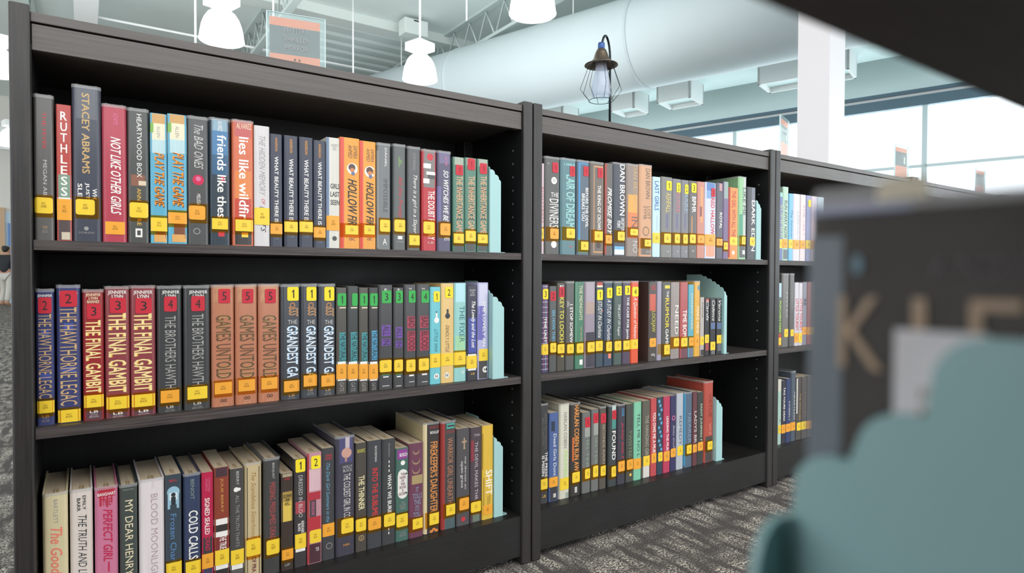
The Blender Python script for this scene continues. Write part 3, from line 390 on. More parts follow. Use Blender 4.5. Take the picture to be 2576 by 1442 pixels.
('1C',63.4,26.6,215.9,'H','424A47','dark green-grey hardcover with large cream capitals',[['T','KRISTIN',209.0,206.3,0.2,0.8,'gray','h'],['T','MY DEAR HENRY',189.9,60.4,0.3,0.76,'cream','n']],None),
('1C',98.0,39.0,219.4,'H','E0D6D8','white hardcover with pale pinkish-grey capitals',[['T','BURKS',214.9,202.4,0.5,0.6,'lgray','n'],['T','BLOOD MOONLIGHT',193.4,35.8,0.45,0.74,'B09CA4','n']],None),
('1C',131.1,26.1,221.5,'P','38444F','slate paperback with a blue arched-window picture',[['T','BELL',213.0,208.8,0.25,0.75,'red','h'],['B',190.5,160.9,0.15,0.85,'96BED2'],['O',190.5,0.5,9.9,'96BED2'],['B',189.1,176.4,0.25,0.75,'D8E4E8'],['O',185.6,0.5,3.6,'ink'],['B',182.0,166.5,0.36,0.64,'ink'],['B',167.9,159.5,0.3,0.7,'38444F'],['T','Frozen Charl',151.7,65.5,0.3,0.68,'5E8CC0','n'],['L',65.5,42.2,0.04,1,'Y',0,1,'FIC\nBEL']],None),
('1C',161.1,28.8,217.7,'H','323E5C','navy hardcover with heavy white block capitals',[['T','BENOIT',207.6,171.1,0.4,0.62,'8A9C94','n'],['T','COLD CALLS',151.1,62.9,0.28,0.82,'white','b'],['L',60.0,35.6,0.1,1,'Y',0,1,'FIC\nBEN']],None),
('1C',185.9,19.7,215.9,'P','B81C48','crimson paperback with white lettering above grey',[['B',97.2,67.4,0,1,'3C3C3E'],['B',40.5,11.4,0,1,'3E3C5A'],['T','CYNTHIA\nMURPHY',205.3,179.9,0.3,0.75,'pink','n'],['T','SIGNED SEALED',169.0,102.3,0.25,0.68,'white','b'],['T','DEAD',96.5,72.5,0.3,0.7,'crim','b'],['L',67.4,40.5,0,1,'O',0,0,'FIC\nBEN']],None),
('1C',209.5,26.2,220.8,'P','8A3C2A','rust-brown paperback torn by white jagged bands',[['B',220.1,203.2,0,1,'483038'],['T','JULIE BERRY',200.3,137.2,0.4,0.62,'D0A050','n'],['B',126.2,113.7,0,1,'white'],['B',115.2,102.7,0,1,'34302E'],['B',102.7,93.2,0,1,'white'],['B',93.2,69.6,0,1,'7E2C2C'],['T','THE TRUE',94.6,69.6,0.35,0.8,'white','b'],['L',68.9,41.0,0.05,1,'Y',0,0,'FIC\nBER'],['B',41.0,32.9,0,1,'white'],['B',32.9,4.9,0,1,'2E2C2E']],None),
('1C',235.7,24.8,214.0,'P','464442','dark paperback with small white blossom on its spine',[['T','BERRY',208.9,183.0,0.45,0.65,'lgray','n'],['O',174.8,0.45,4.5,'white'],['O',174.8,0.65,3.0,'white'],['T','ALL THE TRUTH THATS',164.4,67.7,0.4,0.66,'gray','n'],['L',62.5,34.9,0.05,1,'Y',0,0,'FIC\nBER'],['B',34.9,26.0,0,1,'white'],['B',26.0,1.0,0,1,'5A5856']],None),
('1C',264.4,31.2,219.8,'H','C6B28A','old-gold hardcover framed by thin black vertical lines',[['B',212.2,1.0,0.13,0.17,'2C2822'],['B',212.2,1.0,0.82,0.86,'2C2822'],['T','The Scandalous Sisterhood',202.5,77.4,0.38,0.66,'A07A3A','i'],['L',75.8,44.1,0.08,0.92,'Y',1,1,'FIC\nBER'],['T','OF PRA',41.1,12.4,0.4,0.66,'maroon','b']],None),
('1C',298.2,30.7,223.3,'H','3E3E3E','charcoal hardcover with red-outlined ornate lettering',[['T','BERQUIST',214.1,183.5,0.5,0.66,'lgray','n'],['T','MISSING PRESUMED DEAD',176.7,66.3,0.36,0.72,'A04A48','b'],['L',66.3,37.9,0.15,1,'Y',1,1,'FIC\nBER']],None),
('1C',326.8,23.7,189.1,'P','3A2E28','short black paperback glowing gold in the middle',[['B',153.5,134.1,0,1,'A88C46'],['B',134.1,95.3,0.05,0.95,'DCBC54'],['B',188.4,182.2,0,1,'A89A80'],['T','RAE',180.7,176.0,0.3,0.7,'red','h'],['T','DOWN\nTHE\nWELL',148.1,126.4,0.15,0.85,'black','hbi'],['L',40.9,20.7,0.05,1,'O',0,1,'FIC\nBLA'],['T','LSP',12.9,8.2,0.3,0.7,'lgray','h']],None),
('1C',351.7,23.8,213.6,'P','3A3638','dark paperback with yellow sticker 1 and red splash',[['B',129.1,105.6,0.1,0.9,'A84450'],['T','DRESSED IN BLOO',180.9,97.7,0.35,0.7,'lgray','n'],['T','KENDARE\nBLAKE',89.9,66.3,0.3,0.8,'white','b'],['S',213.0,187.2,0.1,0.92,'Y','1'],['L',65.5,36.4,0.05,1,'Y',0,0,'FIC\nBLA'],['B',36.4,30.1,0.1,0.9,'white']],None),
('1C',379.8,29.2,221.1,'P','C08C98','pink paperback with yellow sticker 2 and red edge',[['B',220.4,1.0,0,0.12,'B43C40'],['B',188.6,145.0,0.12,1,'D8B4BC'],['B',142.6,126.7,0.12,1,'B03040'],['B',126.7,93.3,0.15,0.6,'4A4044'],['T','KENDARE BLAKE',123.5,96.4,0.28,0.5,'pink','n'],['B',93.3,65.4,0.12,1,'B4303C'],['B',39.1,1.0,0.12,1,'4C2A34'],['S',214.8,188.6,0.25,0.92,'Y','2'],['L',67.0,40.7,0.15,0.95,'Y',1,0,'FIC\nBLA'],['T','TOR',31.1,23.1,0.55,0.8,'white','h']],None),
('1C',407.5,25.5,226.3,'P','3E3E42','black paperback with slim pale-blue lettering',[['T','ANNE\nMARIE',213.6,202.4,0.25,0.8,'red','h'],['T','The Dark Girl Summers in the',195.9,76.0,0.32,0.62,'6AA8C8','i'],['L',73.6,47.8,0.02,1,'O',0,0,'FIC\nBLA'],['O',27.6,0.55,6.5,'gray'],['O',27.6,0.55,5.3,'3E3E42']],None),
('1C',442.5,41.4,244.9,'H','3E3C4A','dark violet hardcover with a pale hand picture',[['B',244.0,190.1,0.2,0.95,'4C4A74'],['B',243.2,220.3,0.5,0.72,'C0B4BC'],['O',210.5,0.56,10.6,'C89A8C'],['B',202.4,192.6,0.48,0.58,'B8887C'],['T','HOLLY\nBLACK',185.2,171.4,0.38,0.85,'lgray','h'],['T','THE COLDEST GIRL IN COL',168.1,73.2,0.4,0.76,'DCD8D4','n'],['L',74.8,45.4,0.28,0.92,'Y',1,1,'FIC\nBLA'],['T','HH',24.0,19.1,0.4,0.7,'org','h']],None),
('1C',476.4,24.1,226.4,'P','48423C','brown-black paperback with bold cream lettering',[['T','BOORTZ',213.5,206.0,0.15,0.85,'C8C050','hb'],['T','THE THINNER',157.9,86.6,0.25,0.78,'E8DCAC','b'],['L',68.3,42.5,0.0,0.95,'Y',1,1,'FIC\nBLU'],['O',27.5,0.5,5.8,'tan'],['O',27.5,0.5,4.6,'48423C'],['T','A',30.9,24.2,0.4,0.6,'tan','h']],None),
('1C',505.6,32.6,227.3,'P','3C3E44','black paperback with red title running down',[['T','BOORMAN',214.9,182.1,0.5,0.66,'lgray','b'],['T','INTO THE SUBLIME',168.7,67.8,0.32,0.72,'D03838','b'],['L',64.5,39.2,0.05,0.95,'O',1,1,'FIC\nBOO']],None),
('1C',537.5,30.3,226.0,'P','3A3C3E','black paperback with white title and dashed line',[['T','BOORMAN',216.0,187.1,0.45,0.58,'gray','n'],['B',179.4,174.3,0.48,0.55,'white'],['B',170.1,165.0,0.48,0.55,'white'],['B',160.7,154.7,0.48,0.55,'white'],['T','WHAT WE BURIE',149.6,66.1,0.4,0.7,'white','b'],['L',65.3,38.8,0.12,1,'Y',1,1,'FIC\nBOU'],['B',35.4,30.3,0.45,0.53,'white'],['B',26.8,21.7,0.45,0.53,'white']],None),
('1C',568.3,30.2,201.8,'P','44685E','green paperback with purple top and white oval',[['B',198.5,177.8,0.12,1,'8C3C90'],['T','BOSCH',190.7,183.0,0.3,0.9,'white','hb'],['O',169.2,0.55,5.2,'white'],['B',142.5,104.5,0.14,0.94,'E4E0DC'],['O',144.2,0.54,11.2,'E4E0DC'],['O',102.8,0.54,11.2,'E4E0DC'],['T','THE\nNAME\nOF\nTHIS\nBOOK\nIS\nSECRET',147.7,99.3,0.24,0.84,'maroon','hb'],['T','THE\nSECRET\nSERIES',85.5,68.2,0.3,0.8,'gray','h'],['L',58.7,31.1,0.05,0.95,'Y',1,1,'FIC\nBOS'],['T','LITTLE\nBROWN',19.8,9.4,0.3,0.8,'gray','h']],None),
('1C',601.2,34.8,207.3,'P','6A3A50','plum paperback with pale swirls and blue lettering',[['O',189.9,0.5,7.8,'9C8468'],['O',192.6,0.5,7.0,'6A3A50'],['O',169.8,0.5,9.6,'9C8468'],['O',172.5,0.5,8.8,'6A3A50'],['O',148.9,0.5,9.6,'9C8468'],['O',151.5,0.5,8.7,'6A3A50'],['B',136.6,117.4,0.2,0.95,'A89468'],['T','IT\nTOLLS\nTHIS\nITS\nTOLL',110.4,43.8,0.25,0.9,'8CA4BC','h'],['L',41.2,18.4,0.25,0.97,'Y',0,1,'FIC\nBOT']],'7A4256'),
('1C',639.5,41.1,246.9,'H','342F2E','tall near-black hardcover with orange capitals and flames',[['B',246.0,1.0,0,0.2,'DCCAA0'],['T','ANGELINE',239.9,233.7,0.35,0.95,'A03840','h'],['T','BOULLEY',228.3,222.1,0.4,0.97,'white','hb'],['T',"FIREKEEPER'S DAUGHTER",204.4,46.3,0.4,0.86,'DA8E48','b'],['L',44.5,18.7,0.35,0.98,'Y',0,1,'FIC\nBOU'],['O',6.2,0.62,5.0,'E08838'],['O',4.4,0.45,3.2,'E08838'],['O',4.4,0.8,3.2,'E08838'],['O',3.5,0.62,2.3,'342F2E']],'C8B890'),
('1C',682.2,39.1,244.8,'H','403E40','black hardcover with red edge and copper lettering',[['B',244.1,1.0,0,0.24,'9A3430'],['B',239.6,227.9,0.35,0.95,'4AA898'],['B',236.0,231.5,0.4,0.9,'403E40'],['T','BOULLEY',224.2,217.9,0.35,0.95,'B04038','h'],['T','WARRIOR GIRL UNEARTH',207.1,57.1,0.4,0.78,'B87A58','n'],['L',55.3,30.9,0.32,0.98,'Y',0,1,'FIC\nBOU'],['B',30.0,1.0,0.24,1,'4A5E62']],'9A3430'),
('1C',719.9,35.2,223.5,'P','4E4B4E','dark grey paperback with a small tan dagger',[['B',201.7,180.6,0.52,0.62,'B09478'],['B',194.4,190.7,0.38,0.76,'B09478'],['O',177.9,0.57,2.7,'B09478'],['T','my throat an',157.7,82.5,0.56,0.74,'lgray','b'],['T','open grave',148.6,87.1,0.26,0.46,'lgray','b'],['L',63.2,35.7,0.2,0.95,'O',1,1,'FIC\nBOV'],['O',14.5,0.5,5.5,'red']],None),
('1C',754.2,31.3,221.5,'P','4A3E46','grey-purple paperback with thin white capitals',[['T','TORI',206.1,200.5,0.3,0.8,'lgray','h'],['T','THE DEVIL MAKES THR',187.5,51.8,0.38,0.66,'C8C0C4','n'],['B',191.2,142.9,0.05,0.3,'8C3440'],['L',48.1,23.8,0.05,0.95,'Y',1,1,'FIC\nBOV'],['B',20.1,1.5,0.2,0.8,'6A7A6A']],None),
('1C',786.4,31.0,221.9,'P','DDB640','bright yellow paperback with white block title',[['T','SHIFT',116.0,56.6,0.3,0.9,'F4F0E0','b'],['B',100.0,29.3,0.12,0.16,'3A3018'],['B',54.8,32.1,0.5,0.54,'3A3018'],['B',57.6,35.9,0.66,0.7,'3A3018'],['B',203.4,118.8,0.03,0.06,'3A3018'],['L',34.0,11.4,0.1,0.9,'O',0,0,'FIC\nBRA']],None),
('2A',929.8,11.5,220.6,'P','D8BEC4','sliver of a pink book beside the upright',[['T','EIGHTEEN',163.8,76.7,0.4,0.8,'rose','n'],['L',62.1,36.9,0,1,'Y',0,1,'FIC\nBRA']],None),
('2A',961.3,49.1,238.8,'H','50504E','grey hardcover with red sticker and white roundel',[['T','L',225.0,221.1,0.2,0.35,'lgray','h'],['O',182.0,0.6,8.8,'white'],['O',182.0,0.6,4.9,'lgray'],['T','THE',152.7,140.9,0.4,0.9,'white','h'],['T','DIVINERS',137.0,65.5,0.3,0.9,'white','n'],['S',226.9,201.5,0.48,0.86,'R',''],['L',63.5,38.0,0.35,0.92,'O',1,1,'FIC\nBRA'],['O',24.3,0.6,8.8,'white']],None),
('2A',1013.3,50.9,240.4,'H','527A82','teal hardcover with red sticker and pale letters',[['T','LIBBA',229.3,223.4,0.2,0.9,'lteal','h'],['T','LAIR OF DREAM',200.5,67.9,0.32,0.88,'98CCCC','b'],['S',223.4,197.5,0.55,0.9,'R',''],['L',65.9,41.9,0.35,0.92,'Y',1,1,'FIC\nBRA'],['T','LB',22.9,17.9,0.5,0.75,'rose','h']],None),
('2A',1062.1,42.7,240.7,'H','4E5E6E','blue-bordered hardcover with red sticker',[['B',235.3,6.0,0.1,0.24,'3488BE'],['B',235.3,231.3,0.24,0.95,'3488BE'],['B',42.6,6.0,0.1,0.22,'48A890'],['B',10.1,6.0,0.2,0.95,'48A8A0'],['T','BEFORE THE DEVIL\nBREAKS YOU',172.6,71.1,0.35,0.9,'white','b'],['S',227.3,201.9,0.48,0.9,'R',''],['L',34.5,13.1,0.3,0.92,'Y',0,1,'FIC\nBRA']],None),
('2A',1109.6,49.7,241.5,'H','645A52','brown-grey hardcover with orange frame and red sticker',[['B',232.0,7.1,0.24,0.28,'D89A60'],['B',232.0,7.1,0.9,0.94,'D89A60'],['B',232.0,228.9,0.24,0.94,'D89A60'],['B',10.2,7.1,0.24,0.94,'D89A60'],['T','THE KING OF CROWS',182.6,65.0,0.5,0.74,'white','b'],['S',227.9,202.2,0.5,0.88,'R',''],['O',26.7,0.58,8.2,'4A3E36'],['L',62.9,39.2,0.3,0.88,'Y',0,1,'FIC\nBRA']],None),
('2A',1150.0,28.4,242.9,'P','5A5652','thin grey paperback with red edge,white capitals',[['B',242.3,3.8,0,0.22,'A03C34'],['T','PROMISE BOY',179.7,55.2,0.32,0.86,'white','bi'],['L',54.2,32.1,0.1,0.9,'O',0,1,'FIC\nBRO']],None),
('2A',1188.9,46.6,247.7,'H','343A48','navy hardcover with large white author name',[['T','DAN BROWN',245.2,108.7,0.5,0.92,'white','b'],['T','DECEPTION\nPOINT',102.4,66.3,0.3,0.9,'white','b'],['L',65.2,41.9,0.35,0.95,'Y',1,1,'FIC\nBRO'],['B',25.9,17.4,0,1,'6AAED8'],['B',17.4,3.6,0,1,'E4ECEC']],None),
('2A',1237.8,48.1,249.5,'H','8A7A72','grey hardcover turning orange half way down',[['B',167.5,119.0,0,1,'E0A040'],['B',119.0,79.1,0,1,'D87A40'],['B',79.1,48.9,0,1,'A8644A'],['T','DAN BROWN',247.0,135.2,0.5,0.85,'tan','n'],['T','IN',108.2,78.0,0.4,0.9,'6A5A54','n'],['T','NO',42.4,10.0,0.5,0.92,'lgray','n'],['L',74.8,57.5,0.3,0.95,'Y',1,1,'FIC\nBRO']],None),
('2A',1289.0,51.3,252.5,'H','CC9A74','peach hardcover with dull brown author name',[['B',50.7,5.7,0,1,'6A5E58'],['T','DAN BROWN',243.4,160.3,0.45,0.8,'7A6A5C','b'],['T','LOST\nSYMB',140.6,103.4,0.3,0.85,'6A5848','n'],['O',70.5,0.5,13.2,'8A6E50'],['O',70.5,0.5,9.9,'CC9A74'],['L',47.4,28.8,0.4,0.9,'Y',0,1,'FIC\nBRO'],['T','OO',16.7,11.2,0.5,0.85,'lgray','h']],None),
('2A',1331.8,31.2,224.0,'P','BCD8E8','pale blue paperback with blue capitals',[['T','LAST GIRLS',212.2,130.1,0.2,0.75,'3A6EA8','b'],['B',116.8,74.5,0.5,0.56,'90A8B8'],['L',67.9,38.9,0,1,'Y',0,0,'FIC\nBRO']],None),
('2A',1372.8,45.9,227.5,'P','767674','grey paperback,multicoloured letters,yellow sticker 1,left of three',[['T','ASHFALL',183.2,127.0,0.4,0.86,'D8C060','n'],['B',123.6,81.9,0.45,0.6,'5C5E86'],['S',216.9,189.9,0.42,0.92,'Y','1'],['L',67.3,41.3,0.25,0.88,'Y',1,1,'FIC\nBRO'],['T','V',19.9,13.1,0.5,0.75,'lgray','h']],None),
('2A',1414.7,36.2,225.7,'P','74747A','grey paperback,multicoloured letters,yellow sticker 2,middle of three',[['T','DARE',186.4,129.4,0.4,0.86,'C06A78','n'],['B',126.0,83.8,0.45,0.6,'5C5E86'],['S',214.8,187.5,0.42,0.92,'Y','2'],['L',67.8,41.5,0.25,0.88,'Y',1,1,'FIC\nBRO'],['T','V',21.0,14.1,0.5,0.75,'lgray','h']],None),
('2A',1450.0,32.7,225.5,'P','74747A','grey paperback,multicoloured letters,yellow sticker 2,right of three',[['T','BARE',189.1,131.5,0.4,0.86,'8AA8C0','n'],['B',128.0,85.4,0.45,0.6,'5C5E86'],['S',213.2,185.6,0.42,0.92,'Y','2'],['L',68.1,41.5,0.25,0.88,'Y',1,1,'FIC\nBRO'],['T','V',21.8,14.9,0.5,0.75,'lgray','h']],None),
('2A',1484.9,35.2,226.2,'P','5C5856','grey paperback with sticker 3 and white capitals',[['T','BPHR',180.1,133.6,0.35,0.85,'white','b'],['B',121.9,71.8,0.3,0.42,'D08844'],['S',219.7,191.8,0.25,0.9,'Y','3'],['L',69.4,43.7,0.1,0.85,'Y',1,1,'FIC\nBRO'],['T','N',25.1,16.9,0.4,0.65,'lgray','h']],None),
('2A',1521.3,34.2,227.0,'P','C08070','salmon paperback with orange marks',[['B',212.2,106.2,0.4,0.7,'D89860'],['B',153.4,123.9,0.3,0.6,'8A4A4A'],['L',68.5,44.9,0.05,0.95,'O',1,1,'FIC\nBRO']],None),
('2A',1564.7,50.7,228.2,'P','C8CCE0','paperback fading from blue to white,red sticker',[['B',227.6,203.8,0,1,'4E78B4'],['B',203.8,180.0,0,1,'7A9CCC'],['T','RED HALLOW',182.4,72.6,0.5,0.86,'red','b'],['S',212.1,185.9,0.52,0.9,'R',''],['L',72.6,39.1,0,1,'O',0,0,'FIC\nBRO'],['B',39.1,5.6,0,1,'DC9A7C']],None),
('2A',1608.0,32.2,230.9,'P','4C4A58','thin slate paperback with white lower title',[['B',228.9,207.2,0.4,0.8,'B88890'],['T','ROYAL',140.8,91.2,0.45,0.85,'white','b'],['L',60.9,40.4,0.05,0.95,'O',0,1,'FIC\nBRO']],None),
('2A',1637.6,25.0,237.2,'P','6E5A82','slim purple paperback with greenish top',[['B',236.6,185.2,0,1,'8CA09C'],['L',51.0,29.0,0.1,0.9,'Y',0,1,'FIC\nBRU']],None),
('2A',1674.7,47.2,221.7,'P','E48A30','orange paperback with red lettering and red edge',[['B',221.1,5.2,0,0.14,'A82C28'],['T','THE GIRL WITH ALL THE',212.4,69.5,0.3,0.72,'B84030','b'],['L',68.2,43.5,0.1,0.95,'Y',0,0,'FIC\nBUC'],['O',20.1,0.5,6.2,'white']],None),
('2A',1720.5,40.4,259.0,'H','8CBE8C','tall light-green book standing above its neighbours',[['B',258.4,8.6,0.55,1,'B8BEB8'],['T','LIKE ME',226.0,138.7,0.5,0.9,'5A6A60','b'],['B',141.2,66.2,0.1,0.5,'3E9474'],['L',71.2,47.4,0.4,0.97,'Y',0,1,'FIC\nBUC'],['B',47.4,6.1,0,1,'4A4E50'],['B',28.6,16.1,0.5,0.8,'white']],'8CB88A'),
('2A',1766.0,44.6,230.4,'P','34363F','dark paperback with big white capitals,last before bookend',[['B',229.8,169.1,0.5,0.9,'6A6E7C'],['T','DARK EDEN',189.3,27.2,0.5,0.92,'white','b'],['L',71.6,45.0,0.3,0.95,'Y',1,0,'FIC\nCAR']],None),
('2B',934.5,4.9,218.3,'P','5E4678','sliver of a purple book beside the upright',[['L',69.1,44.5,0,1,'Y',0,0,'FIC\nDEA'],['B',194.7,170.2,0.2,0.9,'yel']],None),
('2B',948.4,21.7,218.2,'P','4A4468','plaid book with yellow sticker 3',[['B',214.2,212.1,0,1,'A8B0C8'],['B',201.4,199.3,0,1,'A8B0C8'],['B',188.6,186.5,0,1,'A8B0C8'],['B',175.8,173.7,0,1,'A8B0C8'],['B',163.0,160.8,0,1,'A8B0C8'],['B',150.2,148.0,0,1,'A8B0C8'],['B',137.4,135.2,0,1,'A8B0C8'],['B',124.6,122.4,0,1,'A8B0C8'],['B',111.7,109.6,0,1,'A8B0C8'],['B',98.9,96.7,0,1,'A8B0C8'],['B',86.1,83.9,0,1,'A8B0C8'],['B',73.2,71.0,0,1,'A8B0C8'],['B',60.4,58.2,0,1,'A8B0C8'],['B',47.5,45.3,0,1,'A8B0C8'],['B',34.7,32.5,0,1,'A8B0C8'],['B',21.8,19.6,0,1,'A8B0C8'],['B',8.9,6.7,0,1,'A8B0C8'],['B',217.6,5.0,0.25,0.31,'A84050'],['B',217.6,5.0,0.55,0.6,'B8B8C8'],['B',217.6,5.0,0.8,0.86,'A84050'],['T','THE LAST',135.4,74.2,0.3,0.7,'white','b'],['S',207.3,181.7,0.1,0.9,'Y','3'],['L',70.2,43.6,0,1,'Y',1,0,'FIC\nCAR']],None),
('2B',973.1,24.0,214.1,'P','505252','grey paperback with red sticker 2,blue letters',[['T','SEE HOW THEY',154.4,72.8,0.35,0.75,'6AB0CC','b'],['S',201.1,177.3,0.1,0.85,'R','2'],['L',71.8,47.8,0.1,0.95,'Y',1,1,'FIC\nCAR']],None),
('2B',998.7,25.9,221.9,'P','4A463C','dark paperback with red sticker 3,yellow letters',[['T','KEY TO LOCKH',185.8,71.3,0.3,0.85,'D8CC4C','b'],['T','E',215.9,209.9,0.3,0.9,'white','h'],['S',211.9,185.8,0.2,0.9,'R','3'],['L',67.3,44.1,0.05,1,'Y',1,1,'FIC\nCAV'],['B',40.1,34.0,0.5,0.8,'D8CC4C']],None),
('2B',1028.4,30.2,224.8,'H','565654','grey hardcover with white capitals,no sticker',[['T','I STOP SOMEW',167.1,68.6,0.45,0.78,'white','b'],['L',65.5,42.1,0.15,0.95,'Y',1,1,'FIC\nCAR'],['O',168.1,0.15,8.1,'8A8A88']],None),
('2B',1059.8,30.0,224.7,'P','467A62','green paperback with cream lettering',[['B',224.1,69.8,0.0,0.15,'5E9078'],['T','THE MIDNIGHTS',215.5,125.3,0.45,0.8,'cream','n'],['T','NOT HER REAL',108.9,69.8,0.6,0.75,'D8B890','n'],['L',65.7,41.0,0.15,1,'Y',1,1,'FIC\nCAV'],['B',23.5,10.1,0.5,0.85,'white']],None),
('2B',1096.0,39.0,223.6,'H','968A98','mauve hardcover with black lower part',[['B',223.0,171.7,0,1,'A89CA8'],['B',171.7,140.5,0,1,'B0988E'],['B',92.7,1.0,0,1,'3E3A46'],['L',66.7,40.7,0.25,1,'Y',1,1,'FIC\nCAV']],None),
('2B',1129.2,26.0,223.5,'P','3A4854','dark paperback,red-cream top,sticker 1,white script',[['B',222.9,215.1,0,1,'B84038'],['B',215.1,209.8,0,1,'cream'],['T','STUDY IN Charlotte',174.1,76.4,0.25,0.8,'white','i'],['S',203.5,176.2,0.1,0.9,'Y','1'],['L',68.0,41.6,0,1,'Y',0,1,'FIC\nCAV'],['B',150.0,143.7,0.85,1,'coral']],None),
('2B',1160.2,33.0,224.4,'H','36465C','navy hardcover with yellow sticker 1,white script title',[['T','A STUDY IN Charlotte',177.8,64.1,0.35,0.78,'white','i'],['S',208.5,180.9,0.3,0.92,'Y','1'],['L',64.1,38.5,0.25,0.98,'Y',1,1,'FIC\nCAV'],['B',32.2,19.4,0.5,0.8,'coral']],None),
('2B',1195.4,31.6,224.3,'H','485854','grey-green hardcover with yellow sticker 2',[['T','THE LAST OF August',163.1,77.2,0.4,0.75,'white','i'],['S',212.5,186.8,0.25,0.95,'Y','2'],['L',64.2,38.4,0.1,0.95,'Y',1,1,'FIC\nCAV']],None),
('2B',1227.7,31.5,224.2,'H','4E4258','plum hardcover with yellow sticker 3',[['T','THE CASE FOR Jamie',181.9,66.8,0.4,0.78,'white','b'],['S',213.4,188.4,0.25,0.95,'Y','3'],['L',63.5,38.5,0.1,1,'Y',0,1,'FIC\nCAV']],None),
('2B',1259.6,30.8,225.2,'H','DC5632','bright orange-red hardcover with yellow sticker 4',[['T','A Question of Holmes',181.4,67.2,0.25,0.75,'white','i'],['S',209.9,183.6,0.1,0.9,'Y','4'],['L',65.0,38.6,0,1,'Y',0,0,'FIC\nCAV']],None),
('2B',1329.4,32.1,222.8,'P','48403C','dark paperback with a red portrait and yellow-green title',[['B',189.2,142.1,0.1,0.95,'C85844'],['T','RED',213.8,200.4,0.3,0.9,'red','h'],['T','LOCKJAW',140.9,81.4,0.25,0.85,'B8B048','b'],['L',64.6,39.8,0.1,0.95,'O',1,0,'FIC\nCEN'],['T','viking',22.9,11.7,0.3,0.8,'white','h']],None),
('2B',1356.8,19.6,223.8,'H','9C94A8','narrow lilac-grey hardcover taped in brown',[['B',46.1,16.5,0,1,'8A6A30']],None),
('2B',1385.3,35.7,223.7,'P','4C4C4A','grey paperback,title half yellow half white',[['T','THE',197.5,179.2,0.5,0.75,'white','b'],['T','RUMOR',177.0,90.1,0.35,0.8,'E0C840','b'],['T','GAME',87.9,39.8,0.4,0.75,'white','b'],['L',42.1,14.6,0.25,0.95,'Y',0,1,'FIC\nCHA'],['B',213.4,204.3,0.3,0.9,'E0C840']],None),
('2B',1423.6,37.4,222.5,'P','948A86','taupe paperback with large pale title',[['T','NEED',155.5,69.9,0.45,0.85,'white','n'],['T','JOELLE',201.7,164.7,0.6,0.72,'lgray','n'],['L',59.5,35.2,0.3,0.95,'Y',1,1,'FIC\nCHA']],None),
('2B',1461.8,34.0,222.3,'P','AE5252','brick-pink paperback with white title',[['T','TIME BOM',140.5,60.9,0.3,0.82,'white','b'],['L',58.6,32.8,0.1,0.98,'Y',1,1,'FIC\nCHA'],['B',32.8,1.0,0,1,'6E4450']],None),
('2B',1493.0,24.9,215.1,'P','5AA8BC','thin cyan paperback',[['T','CHARPENTIER',189.2,80.6,0.45,0.75,'cream','b'],['L',58.1,33.3,0.1,1,'O',0,1,'FIC\nCHA'],['B',30.9,1.0,0,1,'6A7488']],None),
('2B',1519.9,27.1,224.5,'H','DCA63C','mustard-yellow hardcover taller than those after it',[['T','MAKE MINE',148.4,67.4,0.35,0.8,'cream','b'],['O',205.5,0.8,8.3,'4A8CAC'],['L',60.3,29.2,0,1,'O',0,0,'FIC\nCHR']],'D8A840'),
('2B',1543.5,18.3,176.6,'P','B4ACA8','small white-grey paperback',[['T','AGATHA',162.2,114.2,0.3,0.7,'dgray','n'],['L',57.8,32.6,0,1,'Y',0,0,'FIC\nDEA'],['B',18.2,1.0,0,1,'3A3636']],None),
('2B',1565.6,22.3,172.6,'P','2A2A2E','small black paperback with white script,left of three',[['T','Cards',166.5,103.8,0.3,0.85,'white','i'],['B',171.4,161.7,0.2,0.9,'A84848'],['L',62.7,37.3,0.05,1,'Y',0,0,'FIC\nDEA'],['B',36.1,14.3,0.2,0.9,'A0484C']],None),
('2B',1593.6,26.4,172.1,'P','2A2A2E','small black paperback with white script,middle of three',[['T','Cadence',166.0,102.7,0.3,0.85,'white','i'],['B',97.8,78.4,0.1,0.9,'5A6E96'],['L',39.4,13.7,0.05,1,'Y',0,0,'FIC\nDEA'],['B',12.5,1.0,0.2,0.9,'6A6C70']],None),
('2B',1623.1,24.9,171.6,'P','2A2A2E','small black paperback with white script,right of three',[['T','Verona',165.4,101.6,0.3,0.85,'white','i'],['B',96.7,77.0,0.1,0.9,'5A6E96'],['L',58.6,32.7,0.05,1,'Y',0,0,'FIC\nDEA'],['B',31.5,9.4,0.2,0.9,'6A6C70']],None),
('2C',958.0,26.4,251.9,'H','3A3A3C','charcoal hardcover beside the upright,two-line title',[['T','JAMES PATTERSON\nBILL CLINTON',228.4,138.0,0.2,0.8,'6A6864','n'],['T','THE PRESID\nIS MISSIN',129.9,61.5,0.2,0.9,'white','b'],['L',62.5,36.3,0,0.95,'Y',1,1,'FIC\nCLI'],['T','LB',22.2,15.1,0.3,0.7,'gold','h']],None),
('2C',988.2,30.2,226.3,'P','4A6298','blue paperback with white thin lettering',[['B',57.1,1.0,0,1,'38383E'],['T','Dead Girls Dont',172.0,64.2,0.45,0.78,'white','n'],['B',204.4,179.1,0.2,0.6,'2A3448'],['L',62.1,36.7,0.0,0.95,'O',1,0,'FIC\nCOB'],['B',19.4,9.2,0.45,0.75,'lgray']],None),
('2C',1023.6,34.3,244.6,'H','D2CFBE','cream hardcover with grey name and green title',[['T','HARLAN COBEN',222.5,130.0,0.4,0.72,'8A8C88','b'],['T','FRAMED',122.8,53.7,0.45,0.75,'B0D67C','b'],['L',53.7,22.8,0.05,1,'Y',0,0,'FIC\nCOB'],['B',14.5,1.0,0.6,1,'9AA498']],None),
